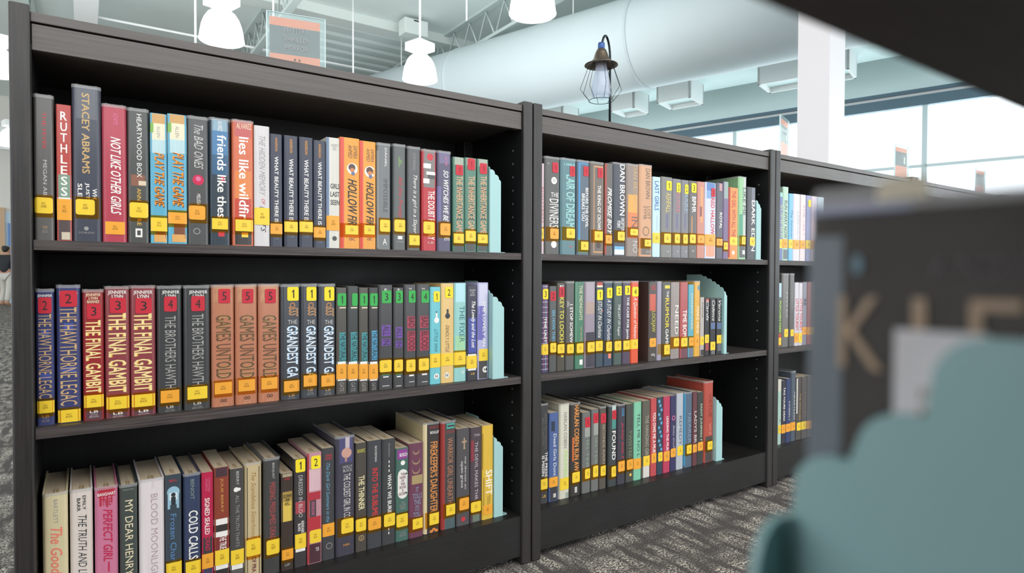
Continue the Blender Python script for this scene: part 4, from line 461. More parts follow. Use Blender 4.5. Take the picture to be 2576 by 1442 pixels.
('2C',1059.9,37.0,242.6,'H','34302C','black hardcover with flame-orange lettering',[['T','HARLAN COBEN RUN AW',236.8,63.9,0.38,0.82,'E89848','b'],['B',153.6,91.0,0.2,0.34,'D86A30'],['L',61.8,34.7,0.2,0.97,'Y',1,1,'FIC\nCOB'],['T','I',23.2,7.5,0.4,0.7,'lgray','h']],None),
('2C',1097.9,29.1,214.0,'P','6A6C6A','silver-grey paperback with red sticker,left of two',[['T','SHELTER',164.0,65.8,0.45,0.75,'8CA08C','n'],['B',190.3,148.1,0.3,1,'A0A09C'],['S',200.9,173.5,0.3,0.95,'R',''],['L',63.6,37.2,0.3,1,'Y',1,1,'FIC\nCOB']],None),
('2C',1128.3,26.2,218.8,'P','6C6E6C','silver-grey paperback with red sticker,right of two',[['T','SHELTER',165.1,69.1,0.45,0.75,'8CA08C','n'],['B',186.4,149.1,0.3,1,'A0A09C'],['S',207.7,181.1,0.2,0.9,'R',''],['L',66.9,37.0,0.2,1,'Y',1,1,'FIC\nCOB']],None),
('2C',1156.5,25.9,221.9,'H','564F48','brown-grey hardcover,red sticker above tan capitals',[['T','SECONDS AWAY',174.2,64.3,0.4,0.8,'A8957C','b'],['S',204.3,177.4,0.15,0.9,'R',''],['L',62.2,35.2,0.15,1,'Y',1,1,'FIC\nCOB']],None),
('2C',1192.0,31.6,222.3,'H','3A4042','black hardcover,red sticker,heavy white title',[['B',221.7,178.2,0.4,1,'B8C8C4'],['B',182.6,156.5,0.4,1,'4A9088'],['T','FOUND',151.0,71.5,0.4,0.85,'white','b'],['S',207.6,182.6,0.4,0.9,'R',''],['L',54.0,25.6,0.35,0.98,'Y',1,1,'FIC\nCOB']],None),
('2C',1225.1,31.7,220.7,'H','3C3844','dark hardcover with red script title',[['T','COLE',209.2,187.2,0.5,0.8,'4A9CCC','b'],['T','pretty little S',169.6,68.2,0.4,0.8,'C83848','i'],['L',63.8,35.1,0.1,0.97,'O',1,1,'FIC\nCOL']],None),
('2C',1257.1,29.3,218.1,'P','444640','black-green paperback with faded capitals',[['T','TWISTED',145.4,64.1,0.35,0.75,'7A8C6A','n'],['L',63.0,35.1,0.1,1,'O',1,1,'FIC\nCOO'],['O',19.5,0.6,4.4,'gold']],None),
('2C',1287.9,30.5,220.3,'P','7CC0A0','mint paperback with spaced black capitals',[['T','TELL ME NO L',188.4,64.7,0.4,0.78,'ink','n'],['L',61.4,31.0,0,1,'O',0,0,'FIC\nCOO']],None),
('2C',1322.3,32.1,219.8,'P','5A564C','grey-brown paperback,white patch below its label',[['T','THE HANGING GIR',178.5,63.7,0.35,0.78,'9C988C','b'],['L',62.6,34.1,0.1,1,'Y',0,0,'FIC\nCOO'],['B',34.1,1.0,0,1,'D4D0C8']],None),
('2C',1352.6,25.2,223.3,'P','BC484C','thin red paperback with white capitals',[['T','YOU OWE ME A MUR',182.8,65.8,0.3,0.8,'white','b'],['L',65.8,37.1,0.1,1,'O',1,0,'FIC\nCOO']],None),
('2C',1378.7,25.0,223.9,'P','2E3E4E','blue patterned thin paperback',[['O',212.0,0.3,4.7,'5AA0C4'],['O',199.3,0.5,4.7,'5AA0C4'],['O',186.6,0.7,4.6,'5AA0C4'],['O',173.9,0.3,4.7,'5AA0C4'],['O',161.2,0.5,4.7,'5AA0C4'],['O',148.5,0.7,4.7,'5AA0C4'],['O',135.7,0.3,4.6,'5AA0C4'],['O',123.0,0.5,4.6,'5AA0C4'],['O',110.3,0.7,4.6,'5AA0C4'],['O',97.6,0.3,4.7,'5AA0C4'],['O',84.8,0.5,4.6,'5AA0C4'],['O',72.1,0.7,4.6,'5AA0C4'],['L',64.0,37.4,0.15,1,'Y',1,0,'FIC\nCOR']],None),
('2C',1407.2,28.8,223.2,'P','B83858','raspberry paperback with white capitals',[['T','LEADING THE MUR',164.6,64.2,0.4,0.75,'white','b'],['L',63.0,33.8,0.05,1,'O',1,0,'FIC\nCRA']],None),
('2C',1435.0,25.0,222.6,'P','34305A','thin navy-purple paperback with pink ring',[['O',156.4,0.5,7.1,'pink'],['O',156.4,0.5,4.7,'34305A'],['T','Baby Doll',135.2,67.0,0.35,0.7,'lgray','i'],['L',67.0,41.0,0.05,1,'O',1,0,'FIC\nCRA']],None),
('2C',1464.1,29.8,226.7,'P','B0B6C0','pale silver paperback with thin dark capitals',[['T','REMEDY',158.7,72.0,0.35,0.75,'4A5468','n'],['L',69.6,41.1,0.1,1,'Y',1,0,'FIC\nCRO']],None),
('2C',1501.0,38.4,225.4,'H','506478','steel-blue hardcover with faint capitals',[['B',224.8,6.3,0,0.15,'3E8CB4'],['T','NEARER',162.5,71.3,0.45,0.8,'8496A8','n'],['L',66.5,40.0,0.3,1,'Y',1,1,'FIC\nCRO']],None),
('2C',1531.6,21.0,224.4,'P','64383E','thin maroon paperback with white letters',[['T','LADYS BR',164.8,67.9,0.3,0.85,'lgray','b'],['L',64.3,40.0,0.05,1,'O',0,0,'FIC\nCRO']],None),
('2C',1557.0,28.0,220.7,'P','383A38','thin black paperback with pale green letters',[['T','SAINT JUNIPERS F',185.0,70.3,0.35,0.75,'B8C8B0','b'],['L',67.8,40.9,0.05,1,'O',1,0,'FIC\nCUM']],None),
('2C',1595.9,44.6,248.9,'H','B04A3C','tallest red hardcover,last before the bookend',[['B',79.4,1.0,0,1,'46403E'],['T','VIRTUE',212.6,138.7,0.45,0.78,'7A2C28','n'],['T','VICE',120.2,83.1,0.5,0.75,'D89888','n'],['L',63.4,37.4,0.35,0.95,'Y',1,1,'FIC\nDAU']],'B04A3C'),
('3A',1926.7,20.4,226.7,'P','5A6EA8','navy and mint sliver with yellow lettering',[['B',226.1,212.4,0,1,'90D0C0'],['T','SUMMER',186.0,73.6,0.4,0.9,'D8D890','n'],['L',70.9,40.4,0,1,'Y',0,0,'FIC\nDEA']],None),
('3A',1954.1,32.2,247.2,'P','AAC8B4','tall pale-green paperback taller than its neighbours',[['T','RUN AWAY NOW',201.1,74.5,0.2,0.8,'4A5A58','b'],['L',71.9,42.5,0,0.9,'O',0,0,'FIC\nDEA'],['B',37.2,5.1,0,1,'5A666A']],None),
('3A',1986.0,24.5,227.1,'P','6CB4DA','light-blue paperback with dark script',[['T','The Summer',172.4,73.0,0.4,0.85,'2C5A7A','i'],['L',71.7,42.0,0,1,'Y',0,0,'FIC\nDEA']],None),
('3A',2019.6,40.4,228.2,'P','D0CCD8','wide white paperback with a grey title',[['T','A DARK AND H',171.8,74.2,0.6,0.75,'gray','n'],['L',71.5,40.2,0,1,'O',0,0,'FIC\nDEA']],None),
('3A',2058.6,32.8,228.5,'P','D8CACC','pinkish-white paperback with faded red title',[['T','THE VERY',194.7,85.1,0.45,0.75,'C09098','n'],['L',71.4,42.6,0.0,0.9,'O',0,0,'FIC\nDEA']],None),
('3A',2092.9,30.9,228.3,'P','8A8EB4','lavender-blue paperback with yellow sticker',[['S',213.5,188.7,0.3,0.9,'Y',''],['L',72.6,43.5,0,1,'Y',0,0,'FIC\nDEA']],None),
('3A',2128.4,35.2,228.1,'P','D4C4D0','pale lilac paperback half hidden by the blur',[['L',72.4,43.1,0,1,'O',0,0,'FIC\nDEA']],None),
('3A',2169.1,41.1,228.2,'P','B4CCD8','powder-blue book partly behind the foreground book',[['L',72.4,42.7,0,1,'Y',0,0,'FIC\nDEA']],None),
('3B',1942.6,20.6,218.0,'P','4A5A52','sliver book lettered in acid green',[['B',217.4,169.8,0,1,'A8C8D4'],['T','POPCORN PARK',156.4,49.1,0.3,0.85,'B0D84A','b'],['B',46.4,6.0,0,1,'C04030'],['L',32.9,8.7,0,1,'Y',0,0,'FIC\nDEA']],None),
('3B',1975.1,39.6,248.8,'H','6A6866','tall grey hardcover,left of two',[['T','MYLES',186.8,98.9,0.6,0.75,'lgray','n'],['L',61.0,33.9,0.3,0.95,'Y',1,0,'FIC\nDEA']],None),
('3B',2013.3,29.7,249.0,'H','545252','tall grey hardcover,right of two',[['T','DERRICK',193.1,124.9,0.4,0.6,'gray','n'],['L',57.9,34.6,0.2,0.9,'Y',1,0,'FIC\nDEA']],None),
('3B',2042.7,24.2,218.9,'P','C8C4CC','white paperback with red letters,left of two',[['T','LITTLE TOURIST',162.6,52.4,0.2,0.9,'red','b'],['L',44.1,11.0,0,1,'O',0,0,'FIC\nDEA']],None),
('3B',2067.0,22.0,217.5,'P','C8C2C8','white paperback with red letters,right of two',[['T','LITTLE TOURIST',162.1,51.3,0.2,0.9,'red','b'],['L',42.9,9.6,0,1,'Y',0,0,'FIC\nDEA']],None),
('3B',2092.8,27.3,220.1,'P','8A8896','lilac-grey paperback with a dark figure',[['O',150.5,0.5,12.5,'4A4858'],['L',62.6,36.1,0,1,'O',0,0,'FIC\nDEA']],None),
('3B',2122.8,27.7,220.0,'P','A8605E','dull pink paperback fading into the blur',[['L',61.3,34.6,0,1,'O',0,0,'FIC\nDEA']],None),
('3B',2155.8,33.3,222.7,'P','7A7876','grey book partly behind the foreground book',[['L',61.3,34.3,0,1,'Y',0,0,'FIC\nDEA']],None),
('3C',1961.5,24.4,223.2,'P','A8C4B8','pale sea-green book beside the upright',[['B',222.6,182.0,0,1,'D0CCBC'],['T','A',86.6,77.1,0.5,0.8,'ink','h'],['L',66.2,37.5,0.2,1,'Y',0,0,'FIC\nDEA']],None),
('3C',1987.7,23.5,216.7,'P','2C2C38','black book with white capitals',[['T','TAG YOURE DEAD',193.1,76.4,0.35,0.8,'white','b'],['L',65.4,35.2,0,1,'O',0,0,'FIC\nDEA']],None),
('3C',2015.6,27.4,221.1,'P','2E3A66','royal-navy book with pale lettering',[['T','KIMBERLY',142.0,72.9,0.5,0.85,'lgray','n'],['L',64.6,36.8,0,1,'O',0,0,'FIC\nDEA']],None),
('3C',2045.6,27.9,243.4,'H','4A5664','tall slate hardcover standing above its neighbours',[['T','HEARTLESS',173.5,71.8,0.5,0.85,'lgray','i'],['L',66.2,36.9,0,1,'O',0,0,'FIC\nDEA']],None),
('3C',2078.0,32.0,221.1,'P','4C4844','dark book with a white slash',[['B',216.5,92.9,0.05,0.25,'D0CCC8'],['T','THE WITCHER',163.2,67.6,0.6,0.85,'tan','n'],['L',60.6,32.4,0.1,1,'Y',1,0,'FIC\nDEA']],None),
('3C',2112.9,32.6,219.4,'P','544C48','brown-grey book beside the one with a slash',[['T','STORIES',166.7,74.5,0.5,0.75,'8A7C70','n'],['L',60.3,31.9,0,1,'Y',0,0,'FIC\nDEA']],None),
('3C',2148.3,33.2,219.2,'P','5E5450','dull brown book fading into the blur',[['L',58.6,30.0,0,1,'O',0,0,'FIC\nDEA']],None),
]

D0 = 1.22                                                            # front plane of the row of cases
ZSH = {'A': .7441, 'B': .4509, 'C': .1169}
SETB = {'1A': .010, '2A': .010, '3A': .010, '1B': .020, '2B': .020, '3B': .02, '1C': .028, '2C': .034, '3C': .03}
WHERE = {'1': 'nearest bookcase', '2': 'middle bookcase', '3': 'far bookcase', 'A': 'top shelf', 'B': 'middle shelf', 'C': 'bottom shelf'}
lastx = {}
def book_label(look, row):
    s = '%s, %s, %s' % (look, WHERE[row[1]], WHERE[row[0]])
    return s
for (row, xc, wd, h, kind, col, look, items, side) in BOOKS:
    wd /= 1e3; h /= 1e3
    dep = (.158 if kind == 'H' else .138)+.004*math.sin(xc)
    if row[1] == 'C': dep = .15 if kind == 'H' else .14
    r = thing('book', book_label(look, row), 'book', (xc/1e3, D0+SETB[row], ZSH[row[1]]),
              group='books on the %s of the %s' % (WHERE[row[1]], WHERE[row[0]]))
    for nm, mb in make_book(row, wd, h, kind, col, items, side, dep): mb.build(nm, r)
    lastx[row] = max(lastx.get(row, -9), xc/1e3+wd/2)

# ------------------------------------------------------------------ bookends
def bookend(label, loc, lobes, sgn=1, rz=0, fl=.03, ln=.16, foot=.040, rr=.0095):
    t = thing('bookend', label, 'bookend', loc, rz, 'teal scalloped bookends')
    def H(s):
        best = .02
        for c, hh in lobes:
            if s >= c: best = max(best, hh)
            elif c-s < rr: best = max(best, hh-rr+math.sqrt(rr*rr-(c-s)**2))
        return best
    def pos(s):                                                      # fold the strip into an L with a small bend radius
        if s < fl-.004: return (sgn*(fl-s), 0.0)
        if s > fl+.002: return (0.0, s-fl)
        a = (s-(fl-.004))/.006; return (sgn*.004*(1-a)**2, .002*a*a)
    S = [ln*i/220 for i in range(221)]
    mb = MB(); vs = []; n = len(S); tk = .0012
    for o in (0, tk):
        for s in S:
            x, y = pos(s); x2 = x+(sgn*o if s > fl-.002 else 0); y2 = y+(o if s < fl+.001 else 0)
            vs.append((x2, y2, 0)); 
        for s in S:
            x, y = pos(s); x2 = x+(sgn*o if s > fl-.002 else 0); y2 = y+(o if s < fl+.001 else 0)
            vs.append((x2, y2, H(s) if s > .0035 else H(.0035)-(.0035-s)*1.2))
    fs = []
    for i in range(n-1):
        fs += [(i, i+1, n+i+1, n+i), (2*n+i+1, 2*n+i, 3*n+i, 3*n+i+1), (n+i, n+i+1, 3*n+i+1, 3*n+i), (i+1, i, 2*n+i, 2*n+i+1)]
    fs += [(0, n, 3*n, 2*n), (n-1, 3*n-1, 4*n-1, 2*n-1)]
    mb.add(vs, fs, TEAL); mb.build('scalloped_plate', t)
    f = MB(); a = (0, .001, 0); x1 = sgn*(fl+foot*.32)
    pts = [(sgn*.0015, .0015), (x1, .0015), (sgn*(fl+foot*.4), .006), (sgn*(fl+foot*.33), .016), (sgn*(fl*.9), .03), (sgn*(fl*.9), .12), (sgn*.0015, .12)]
    k = len(pts); fs = [tuple(range(k)), tuple(range(2*k-1, k-1, -1))]+[(i, (i+1) % k, k+(i+1) % k, k+i) for i in range(k)]
    f.add([(x, y, .0) for x, y in pts]+[(x, y, .0013) for x, y in pts], fs, TEAL); f.build('foot', t)
    return t
LB = [(.004, .169), (.015, .180), (.026, .191), (.040, .199), (.054, .207), (.070, .215), (.088, .222), (.105, .227)]
for row, lab in (('1A', 'teal scalloped bookend on top shelf of the nearest bookcase'), ('1B', 'teal scalloped bookend on middle shelf of the nearest bookcase'),
                 ('1C', 'teal scalloped bookend on bottom shelf of the nearest bookcase'), ('2A', 'teal scalloped bookend on top shelf of the middle bookcase'),
                 ('2B', 'teal scalloped bookend behind small black paperbacks in the middle bookcase'), ('2C', 'teal scalloped bookend beside the tall red hardcover in the middle bookcase')):
    yb = D0+{'1A': .006, '1B': .004, '1C': .026, '2A': .008, '2B': .012, '2C': .024}[row]
    bookend(lab, (lastx[row]+.0015, yb, ZSH[row[1]]), [(c, hh*(1.08 if row == '2B' else 1)) for c, hh in LB], 1,
            fl={'1A': .030, '1B': .031, '1C': .024, '2A': .024, '2B': .012, '2C': .028}[row])

# ------------------------------------------------------------------ bookcases
UW, PT = .977, .0265
PEG = mat('peg_hole_rim', srgb('8C8C8C'), .4)
def bookcase(label, loc, rz=0, group='black stained library bookcases in a row'):
    t = thing('bookcase', label, 'bookcase', loc, rz, group)
    for x in (0, UW-PT):
        m = MB(); m.box((x, -.006, 0), (x+PT, .285, 1.103), WZ, .003)
        sx = x+PT+.0009 if x == 0 else x-.0009
        m.box((x+(PT if x == 0 else -.0006), .003, .1), (x+(PT+.0006 if x == 0 else 0), .272, 1.045), WB); p = m.build('side_panel', t)  # thin inner skin, its dark colour is painted interior shade
        q = MB()
        for col in (.037, .225):
            for i in range(27):
                z = .16+i*.032
                q.add([(sx, col+.0025*math.cos(a*PI/4), z+.0025*math.sin(a*PI/4)) for a in range(8)], [tuple(range(8))], PEG)
        q.build('peg_holes', p)
    a, b = PT, UW-PT
    m = MB(); m.box((a, 0, 1.079), (b, .285, 1.094), WX, .001); m.build('top_board', t)
    m = MB(); m.box((a+.001, .0015, 1.036), (b-.001, .0195, 1.0765), WX, .001); m.build('header_rail', t)
    m = MB(); m.box((a, .0195, 1.045), (b, .272, 1.06), WX); m.build('under_panel', t)
    for z0, z1 in ((.7285, .744), (.434, .4508)):
        m = MB(); m.box((a+.001, .0, z0), (b-.001, .0012, z1), WEDGE); m.box((a+.001, .0012, z0), (b-.001, .262, z1), WSH); m.build('shelf', t)
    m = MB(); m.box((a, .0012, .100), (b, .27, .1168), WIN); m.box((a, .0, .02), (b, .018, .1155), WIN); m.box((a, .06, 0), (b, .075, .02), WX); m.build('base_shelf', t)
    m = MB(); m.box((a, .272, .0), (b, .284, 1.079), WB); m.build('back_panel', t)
    m = MB()
    for zz in (1.018,):
        m.box((b-.028, .225, zz-.02), (b-.0005, .268, zz+.027), WZ, .002); m.lathe([(0, 0), (.007, 0), (.009, .004), (.007, .007), (0, .007)], WZ, 12, (b-.016, .232, zz))
    m.build('corner_block', t)
    return t
X0 = -.0882
U1 = bookcase('nearest black bookcase filling the left half of the view', (X0, D0, 0))
U2 = bookcase('second black bookcase from the left with a caged lamp on top', (X0+.98, D0, 0))
U3 = bookcase('third black bookcase, mostly hidden behind the blurred foreground book', (X0+1.96, D0, 0))
U4 = bookcase('fourth black bookcase with only its top edge showing above the blur', (X0+2.94, D0, 0))
U5 = bookcase('farthest black bookcase at the end of the row by the windows', (X0+3.92, D0, 0))

# ------------------------------------------------------------------ the case the picture is taken from
YF = .0510
FC = bookcase('out-of-focus black bookcase around the lens, its shelf slanting overhead', (.46, YF, 0), PI, 'foreground bookcase')
XB = .0767
fb = thing('book', 'large blurred dark hardcover with tan capitals standing behind the foreground bookend', 'book', (XB, .046, .4509), 0, 'foreground book')
m = MB(); ht = .2500; th = .0028; W = .034
cvb = mat('blurred_cover_print', srgb('57524F'), .6, coat=0, noise=.4, nscale=45, spec=.25)
blue = mat('blurred_cover_edge', srgb('6A80BC'), .4, coat=.4)
prof = [(0, -.150), (0, -.003), (.0012, -.0006), (.004, .0), (W-.004, .0), (W-.0012, -.0006), (W, -.003), (W, -.150)]
k = len(prof); vs = [(x, y, 0) for x, y in prof]+[(x, y, ht) for x, y in prof]
inn = [(min(max(x, th), W-th), min(y, -th)) for x, y in prof]; vs += [(x, y, 0) for x, y in inn]+[(x, y, ht) for x, y in inn]
fs = []
for i in range(k-1): fs += [(i, i+1, k+i+1, k+i), (2*k+i+1, 2*k+i, 3*k+i, 3*k+i+1), (k+i, k+i+1, 3*k+i+1, 3*k+i), (i+1, i, 2*k+i, 2*k+i+1)]
fs += [(0, k, 3*k, 2*k), (k-1, 3*k-1, 4*k-1-k, 2*k-1-k)] if False else []
m.add(vs, fs, cvb)
def onface(mb, y0, y1, z0, z1, mt, off): mb.add([(-off, y0, z0), (-off, y1, z0), (-off, y1, z1), (-off, y0, z1)], [(0, 1, 2, 3)], mt)
onface(m, -.0010, -.0054, .002, ht-.004, mat('hinge_highlight', srgb('7E868E'), .5, coat=.1), .0001)  # pale strip on the hinge, painted highlight of the jacket fold
onface(m, -.0012, -.0130, ht-.0013, ht, blue, .00012)
onface(m, -.0090, -.1490, ht-.034, ht-.0250, mat('cover_band', srgb('3A3B42'), .5, coat=.1), .00014)
tan = mat('tan_foil', srgb('C0A284'), .45)
def cover_text(s, ya, yb, z1, z0):
    v, f = text_mesh(s, 'n'); m.add([(-.0003, ya+(yb-ya)*a, z0+(z1-z0)*b) for a, b in (q[:2] for q in v)], f, tan)
cover_text('K', -.0049, -.0104, .2389, .2299); cover_text('I', -.0131, -.0149, .2389, .2299); cover_text('E', -.0186, -.0236, .2389, .2299); cover_text('R', -.0275, -.0330, .2389, .2299)
mv = mat('mauve_print', srgb('6E6468'), .6); v, f = text_mesh('A NOVEL BY', 'n'); m.add([(-.0003, -.0150-.0150*a, .2408+.0026*b) for a, b in (q[:2] for q in v)], f, mv)
m.add([(-.0003, -.0072+.0006*math.cos(k*PI/6), .2425+.0012*math.sin(k*PI/6)) for k in range(12)], [tuple(range(12))], mat('pale_blue_print', srgb('7A9AA8'), .5))
m.build('cover', fb)
m = MB(); m.box((th+.0003, -.146, .003), (W-th-.0003, -th-.0004, ht-.004), PAGE); m.build('page_block', fb)
m = MB(); m.add([(-.0006, -.151, ht-.0012), (-.0006, -.0020, ht-.0012), (-.0006, -.0020, ht+.0018), (-.0006, -.151, ht+.0012)], [(0, 1, 2, 3)], seethrough('jacket_rim', (.9, .9, .92), .4, .15, (.92, .88, .86)))
m.add([(-.0008, -.0150, ht-.0002), (-.0008, -.0095, ht-.0002), (-.0008, -.0098, ht+.0020), (-.0008, -.0147, ht+.0024)], [(0, 1, 2, 3)], mat('jacket_glow', srgb('F2E4C8'), .5))  # cream patch painted in as the warm glow above the jacket
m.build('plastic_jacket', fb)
m = MB(); onface(m, -.0117, -.0207, .2235, .2352, mat('white_label', srgb('EFEAEC'), .6, noise=.04), .0008)
for q, ss in enumerate(('FIC', 'KIE')):
    v, f = text_mesh(ss, 'n'); m.add([(-.0010, -.0145-.0030*a, .2275-q*.002+.0014*b) for a, b in (z_[:2] for z_ in v)], f, LINK)
m.build('call_number_label', fb)
LF = [(.006, .182), (.014, .193), (.0212, .2025), (.0278, .2108), (.0368, .2194), (.0446, .2260), (.0524, .2350), (.061, .2395), (.08, .2425)]
bookend('large blurred teal scalloped bookend in the lower right foreground', (XB-.0015, .0468, .4509), LF, 1, PI, rr=.0054)

# ------------------------------------------------------------------ sign holders on the bookcases
def sign(label, loc, rz, lines, panel, back=False):
    t = thing('sign_holder', label, 'sign', loc, rz, 'acrylic shelf signs')
    w2, h = .0635, .191
    m = MB(); m.box((-w2, -.0022, .0), (w2, -.0008, h), ACRYL); m.box((-w2, .0008, .0), (w2, .0022, h), ACRYL)
    m.box((-w2-.001, -.0024, 0), (-w2+.0014, .0024, h), ACRYLE); m.box((w2-.0014, -.0024, 0), (w2+.001, .0024, h), ACRYLE); m.box((-w2, -.0024, h-.0014), (w2, .0024, h), ACRYLE)
    m.box((-w2, -.022, 0), (w2, .022, .002), ACRYL); m.build('acrylic_holder', t)
    m = MB(); a = .0575; og = mat('sign_orange', srgb('DE7E56'), .6); dk = mat(panel, srgb('57595C' if panel == 'sign_grey' else '7C8680'), .6)
    for z0, z1, mt in ((.006, .098, og), (.098, .161, dk), (.161, .180, og)):
        m.box((-a, -.0006, z0), (a-.006, .0006, z1), mt)
    li = mat('sign_letter', srgb('9A9C9E'), .6)
    for i, s in enumerate(lines):
        v, f = text_mesh(s, 'n'); wd = .030+.0033*len(s)
        m.add([(-wd/2+wd*x, -.0024, (.149, .1275, .1085)[i]+.011*y) for x, y in (q[:2] for q in v)], f, li)
    if back: m.box((.02, -.0010, .11), (.034, -.0007, .14), mat('sign_badge', srgb('C8CCC4'), .6))
    for q in (-.006, .004):
        m.add([(q, -.0024, .086), (q+.005, -.0024, .086), (q+.0025, -.0024, .0915)], [(0, 1, 2)], dk)
    m.build('printed_card', t)
    return t
sign('orange and grey MYSTERY THRILLER HORROR sign on the nearest bookcase', (.4105, 1.478, 1.0946), -.19, ('MYSTERY', 'THRILLER', 'HORROR'), 'sign_grey')
sign('pale green and orange sign turned away, beside the white column', (2.185, 1.385, 1.0946), .33, ('- - -', '- - -'), 'sign_sage', True)
sign('small grey and orange sign against the window, right of the column', (3.075, 1.37, 1.0946), 0, ('- - - -',), 'sign_grey', True)
sign('smallest grey and orange sign just above the blurred book', (4.09, 1.416, 1.0946), 0, ('- - - -',), 'sign_grey')

# ------------------------------------------------------------------ caged lamp on the second bookcase
t = thing('caged_lamp', 'bronze gooseneck lamp with wire cage on top of the second bookcase', 'lamp', (1.357, 1.45, 1.0946))
brz = mat('bronze', srgb('7A6C5E'), .32, .85); blk = mat('dark_metal', srgb('22282E'), .4, .6); wire = mat('cage_wire', srgb('2C3A3C'), .45, .4)
ox, oy = -.055, -.020
m = MB(); m.lathe([(0, 0), (.045, 0), (.045, .006), (.03, .012), (.006, .014), (0, .014)], blk); m.build('base', t)
pts = [(0, 0, .01), (0, 0, .26)]
for i in range(1, 15):
    a = PI*i/14; pts.append((ox*.5*(1-math.cos(a)), oy*.5*(1-math.cos(a)), .262+.068*math.sin(a)))
pts.append((ox, oy, .25+.026)); 
pts = pts[:-2]+[(ox, oy, .292)]
m = MB(); m.tube(pts, .0036, blk, 10); m.build('gooseneck_pole', t)
zt = 0.0
m = MB(); m.lathe([(0, .302), (.0095, .300), (.0105, .293), (.0105, .282), (.008, .279)], mat('socket', srgb('3C5A96'), .4, .4), 20, (ox, oy, 0)); m.build('socket', t)
m = MB(); m.lathe([(.009, .283), (.014, .279), (.019, .268), (.024, .252), (.034, .240), (.050, .234), (.0505, .232), (.034, .236), (.022, .249), (.016, .266), (.008, .278)], brz, 36, (ox, oy, 0)); m.build('shade', t)
m = MB()
NW = 8
def ringpt(r, z, k): a = 2*PI*(k+.35)/NW; return (ox+r*math.cos(a), oy+r*math.sin(a), z)
for k in range(NW): m.tube([ringpt(.036, .236, k), ringpt(.064, .159, k), ringpt(.037, .126, k)], .0008, wire, 6)
m.tube([(ox+.037*math.cos(2*PI*k/24), oy+.037*math.sin(2*PI*k/24), .126) for k in range(25)], .0009, wire, 6, False)
m.build('wire_cage', t)
m = MB(); m.lathe([(.015, .245), (.017, .23), (.026, .185), (.030, .165), (.029, .15), (.026, .137), (.024, .137), (.027, .15), (.028, .165), (.024, .185), (.015, .23)], seethrough('clear_bulb_glass', (.9, .94, .97), .22, .05, (.85, .85, .95)), 28, (ox, oy, 0)); m.build('glass_bulb', t)

# ------------------------------------------------------------------ the room
A17 = math.radians(17.1); nx, ny = math.cos(A17), math.sin(A17)
def RW(n, w_): return (nx*n-ny*w_, ny*n+nx*w_)                        # room frame: n towards the window wall, w along it
def rbox(mb, n0, n1, w0, w1, z0, z1, mt):
    c = [RW(n0, w0), RW(n1, w0), RW(n1, w1), RW(n0, w1)]
    mb.add([(*p, z0) for p in c]+[(*p, z1) for p in c], [(3, 2, 1, 0), (4, 5, 6, 7), (0, 1, 5, 4), (1, 2, 6, 5), (2, 3, 7, 6), (3, 0, 4, 7)], mt)
PAINT = mat('wall_paint', srgb('E6F6F6'), .8, noise=.03, nscale=3); CEIL = mat('ceiling_paint', srgb('DAE4E1'), .85, noise=.03, nscale=2)
WHITE = mat('white_paint', srgb('E9EBEA'), .7, noise=.02, nscale=3); DUCT = mat('duct_paint', srgb('BEC9CC'), .6, noise=.03, nscale=2)
m = MB(); c = [(-9, -8, 0), (14, -8, 0), (14, 24, 0), (-9, 24, 0)]; m.add(c, [(0, 1, 2, 3)], CARPET); struct(m.build('floor'))
# ribbed ceiling deck, ribs running with the bookcases
m = MB(); y = -6.0; prof = []
while y < 22:
    prof += [(y, 4.80), (y+.16, 4.80), (y+.21, 4.835), (y+.33, 4.835)]; y += .38
vs = [(-9, a, b) for a, b in prof]+[(14, a, b) for a, b in prof]; k = len(prof)
m.add(vs, [(i, i+1, k+i+1, k+i) for i in range(k-1)], CEIL); m.box((-9, -8, 4.775), (14, 9.6, 4.797), CEIL); m.box((-9, 9.6, 4.775), (2.3, 24, 4.797), CEIL); struct(m.build('ceiling'))
# window wall
fr = mat('window_frame_slate', srgb('5C7482'), .5); fr2 = mat('window_frame_pale', srgb('CBDADC'), .5)
N0 = 9.7
m = MB(); rbox(m, N0, N0+.2, -6, 14, 3.12, 4.85, PAINT); rbox(m, N0, N0+.2, -6, 14, 0, .5, PAINT); rbox(m, N0, N0+.2, 8.2, 14, .5, 3.12, PAINT); struct(m.build('wall_right'))
m = MB(); rbox(m, N0-.06, N0+.05, -6, 8.2, 3.07, 3.115, fr); rbox(m, N0-.05, N0+.05, -6, 8.2, 2.90, 3.03, fr); rbox(m, N0-.02, N0+.03, -6, 8.2, 3.03, 3.07, WHITE)
rbox(m, N0-.04, N0+.04, -6, 8.2, 2.10, 2.14, fr2); rbox(m, N0-.04, N0+.04, -6, 8.2, .5, .56, fr2)
wfr = struct(m.build('trim_1'))
cuts = [-6, -3.96, -2.74, -1.52, -.30, .92, 2.14, 3.36, 4.58, 5.8, 7.02, 8.2]
n = 0
for a, b in zip(cuts[:-1], cuts[1:]):
    n += 1; m = MB(); rbox(m, N0-.04, N0+.04, b-.03, b+.03, .5, 3.03, fr2); o = struct(m.build('window_%d' % n))
    g = MB(); rbox(g, N0, N0+.008, a+.03, b-.03, .56, 2.10, GLASS); rbox(g, N0, N0+.008, a+.03, b-.03, 2.14, 2.90, GLASS); g.build('pane', o)
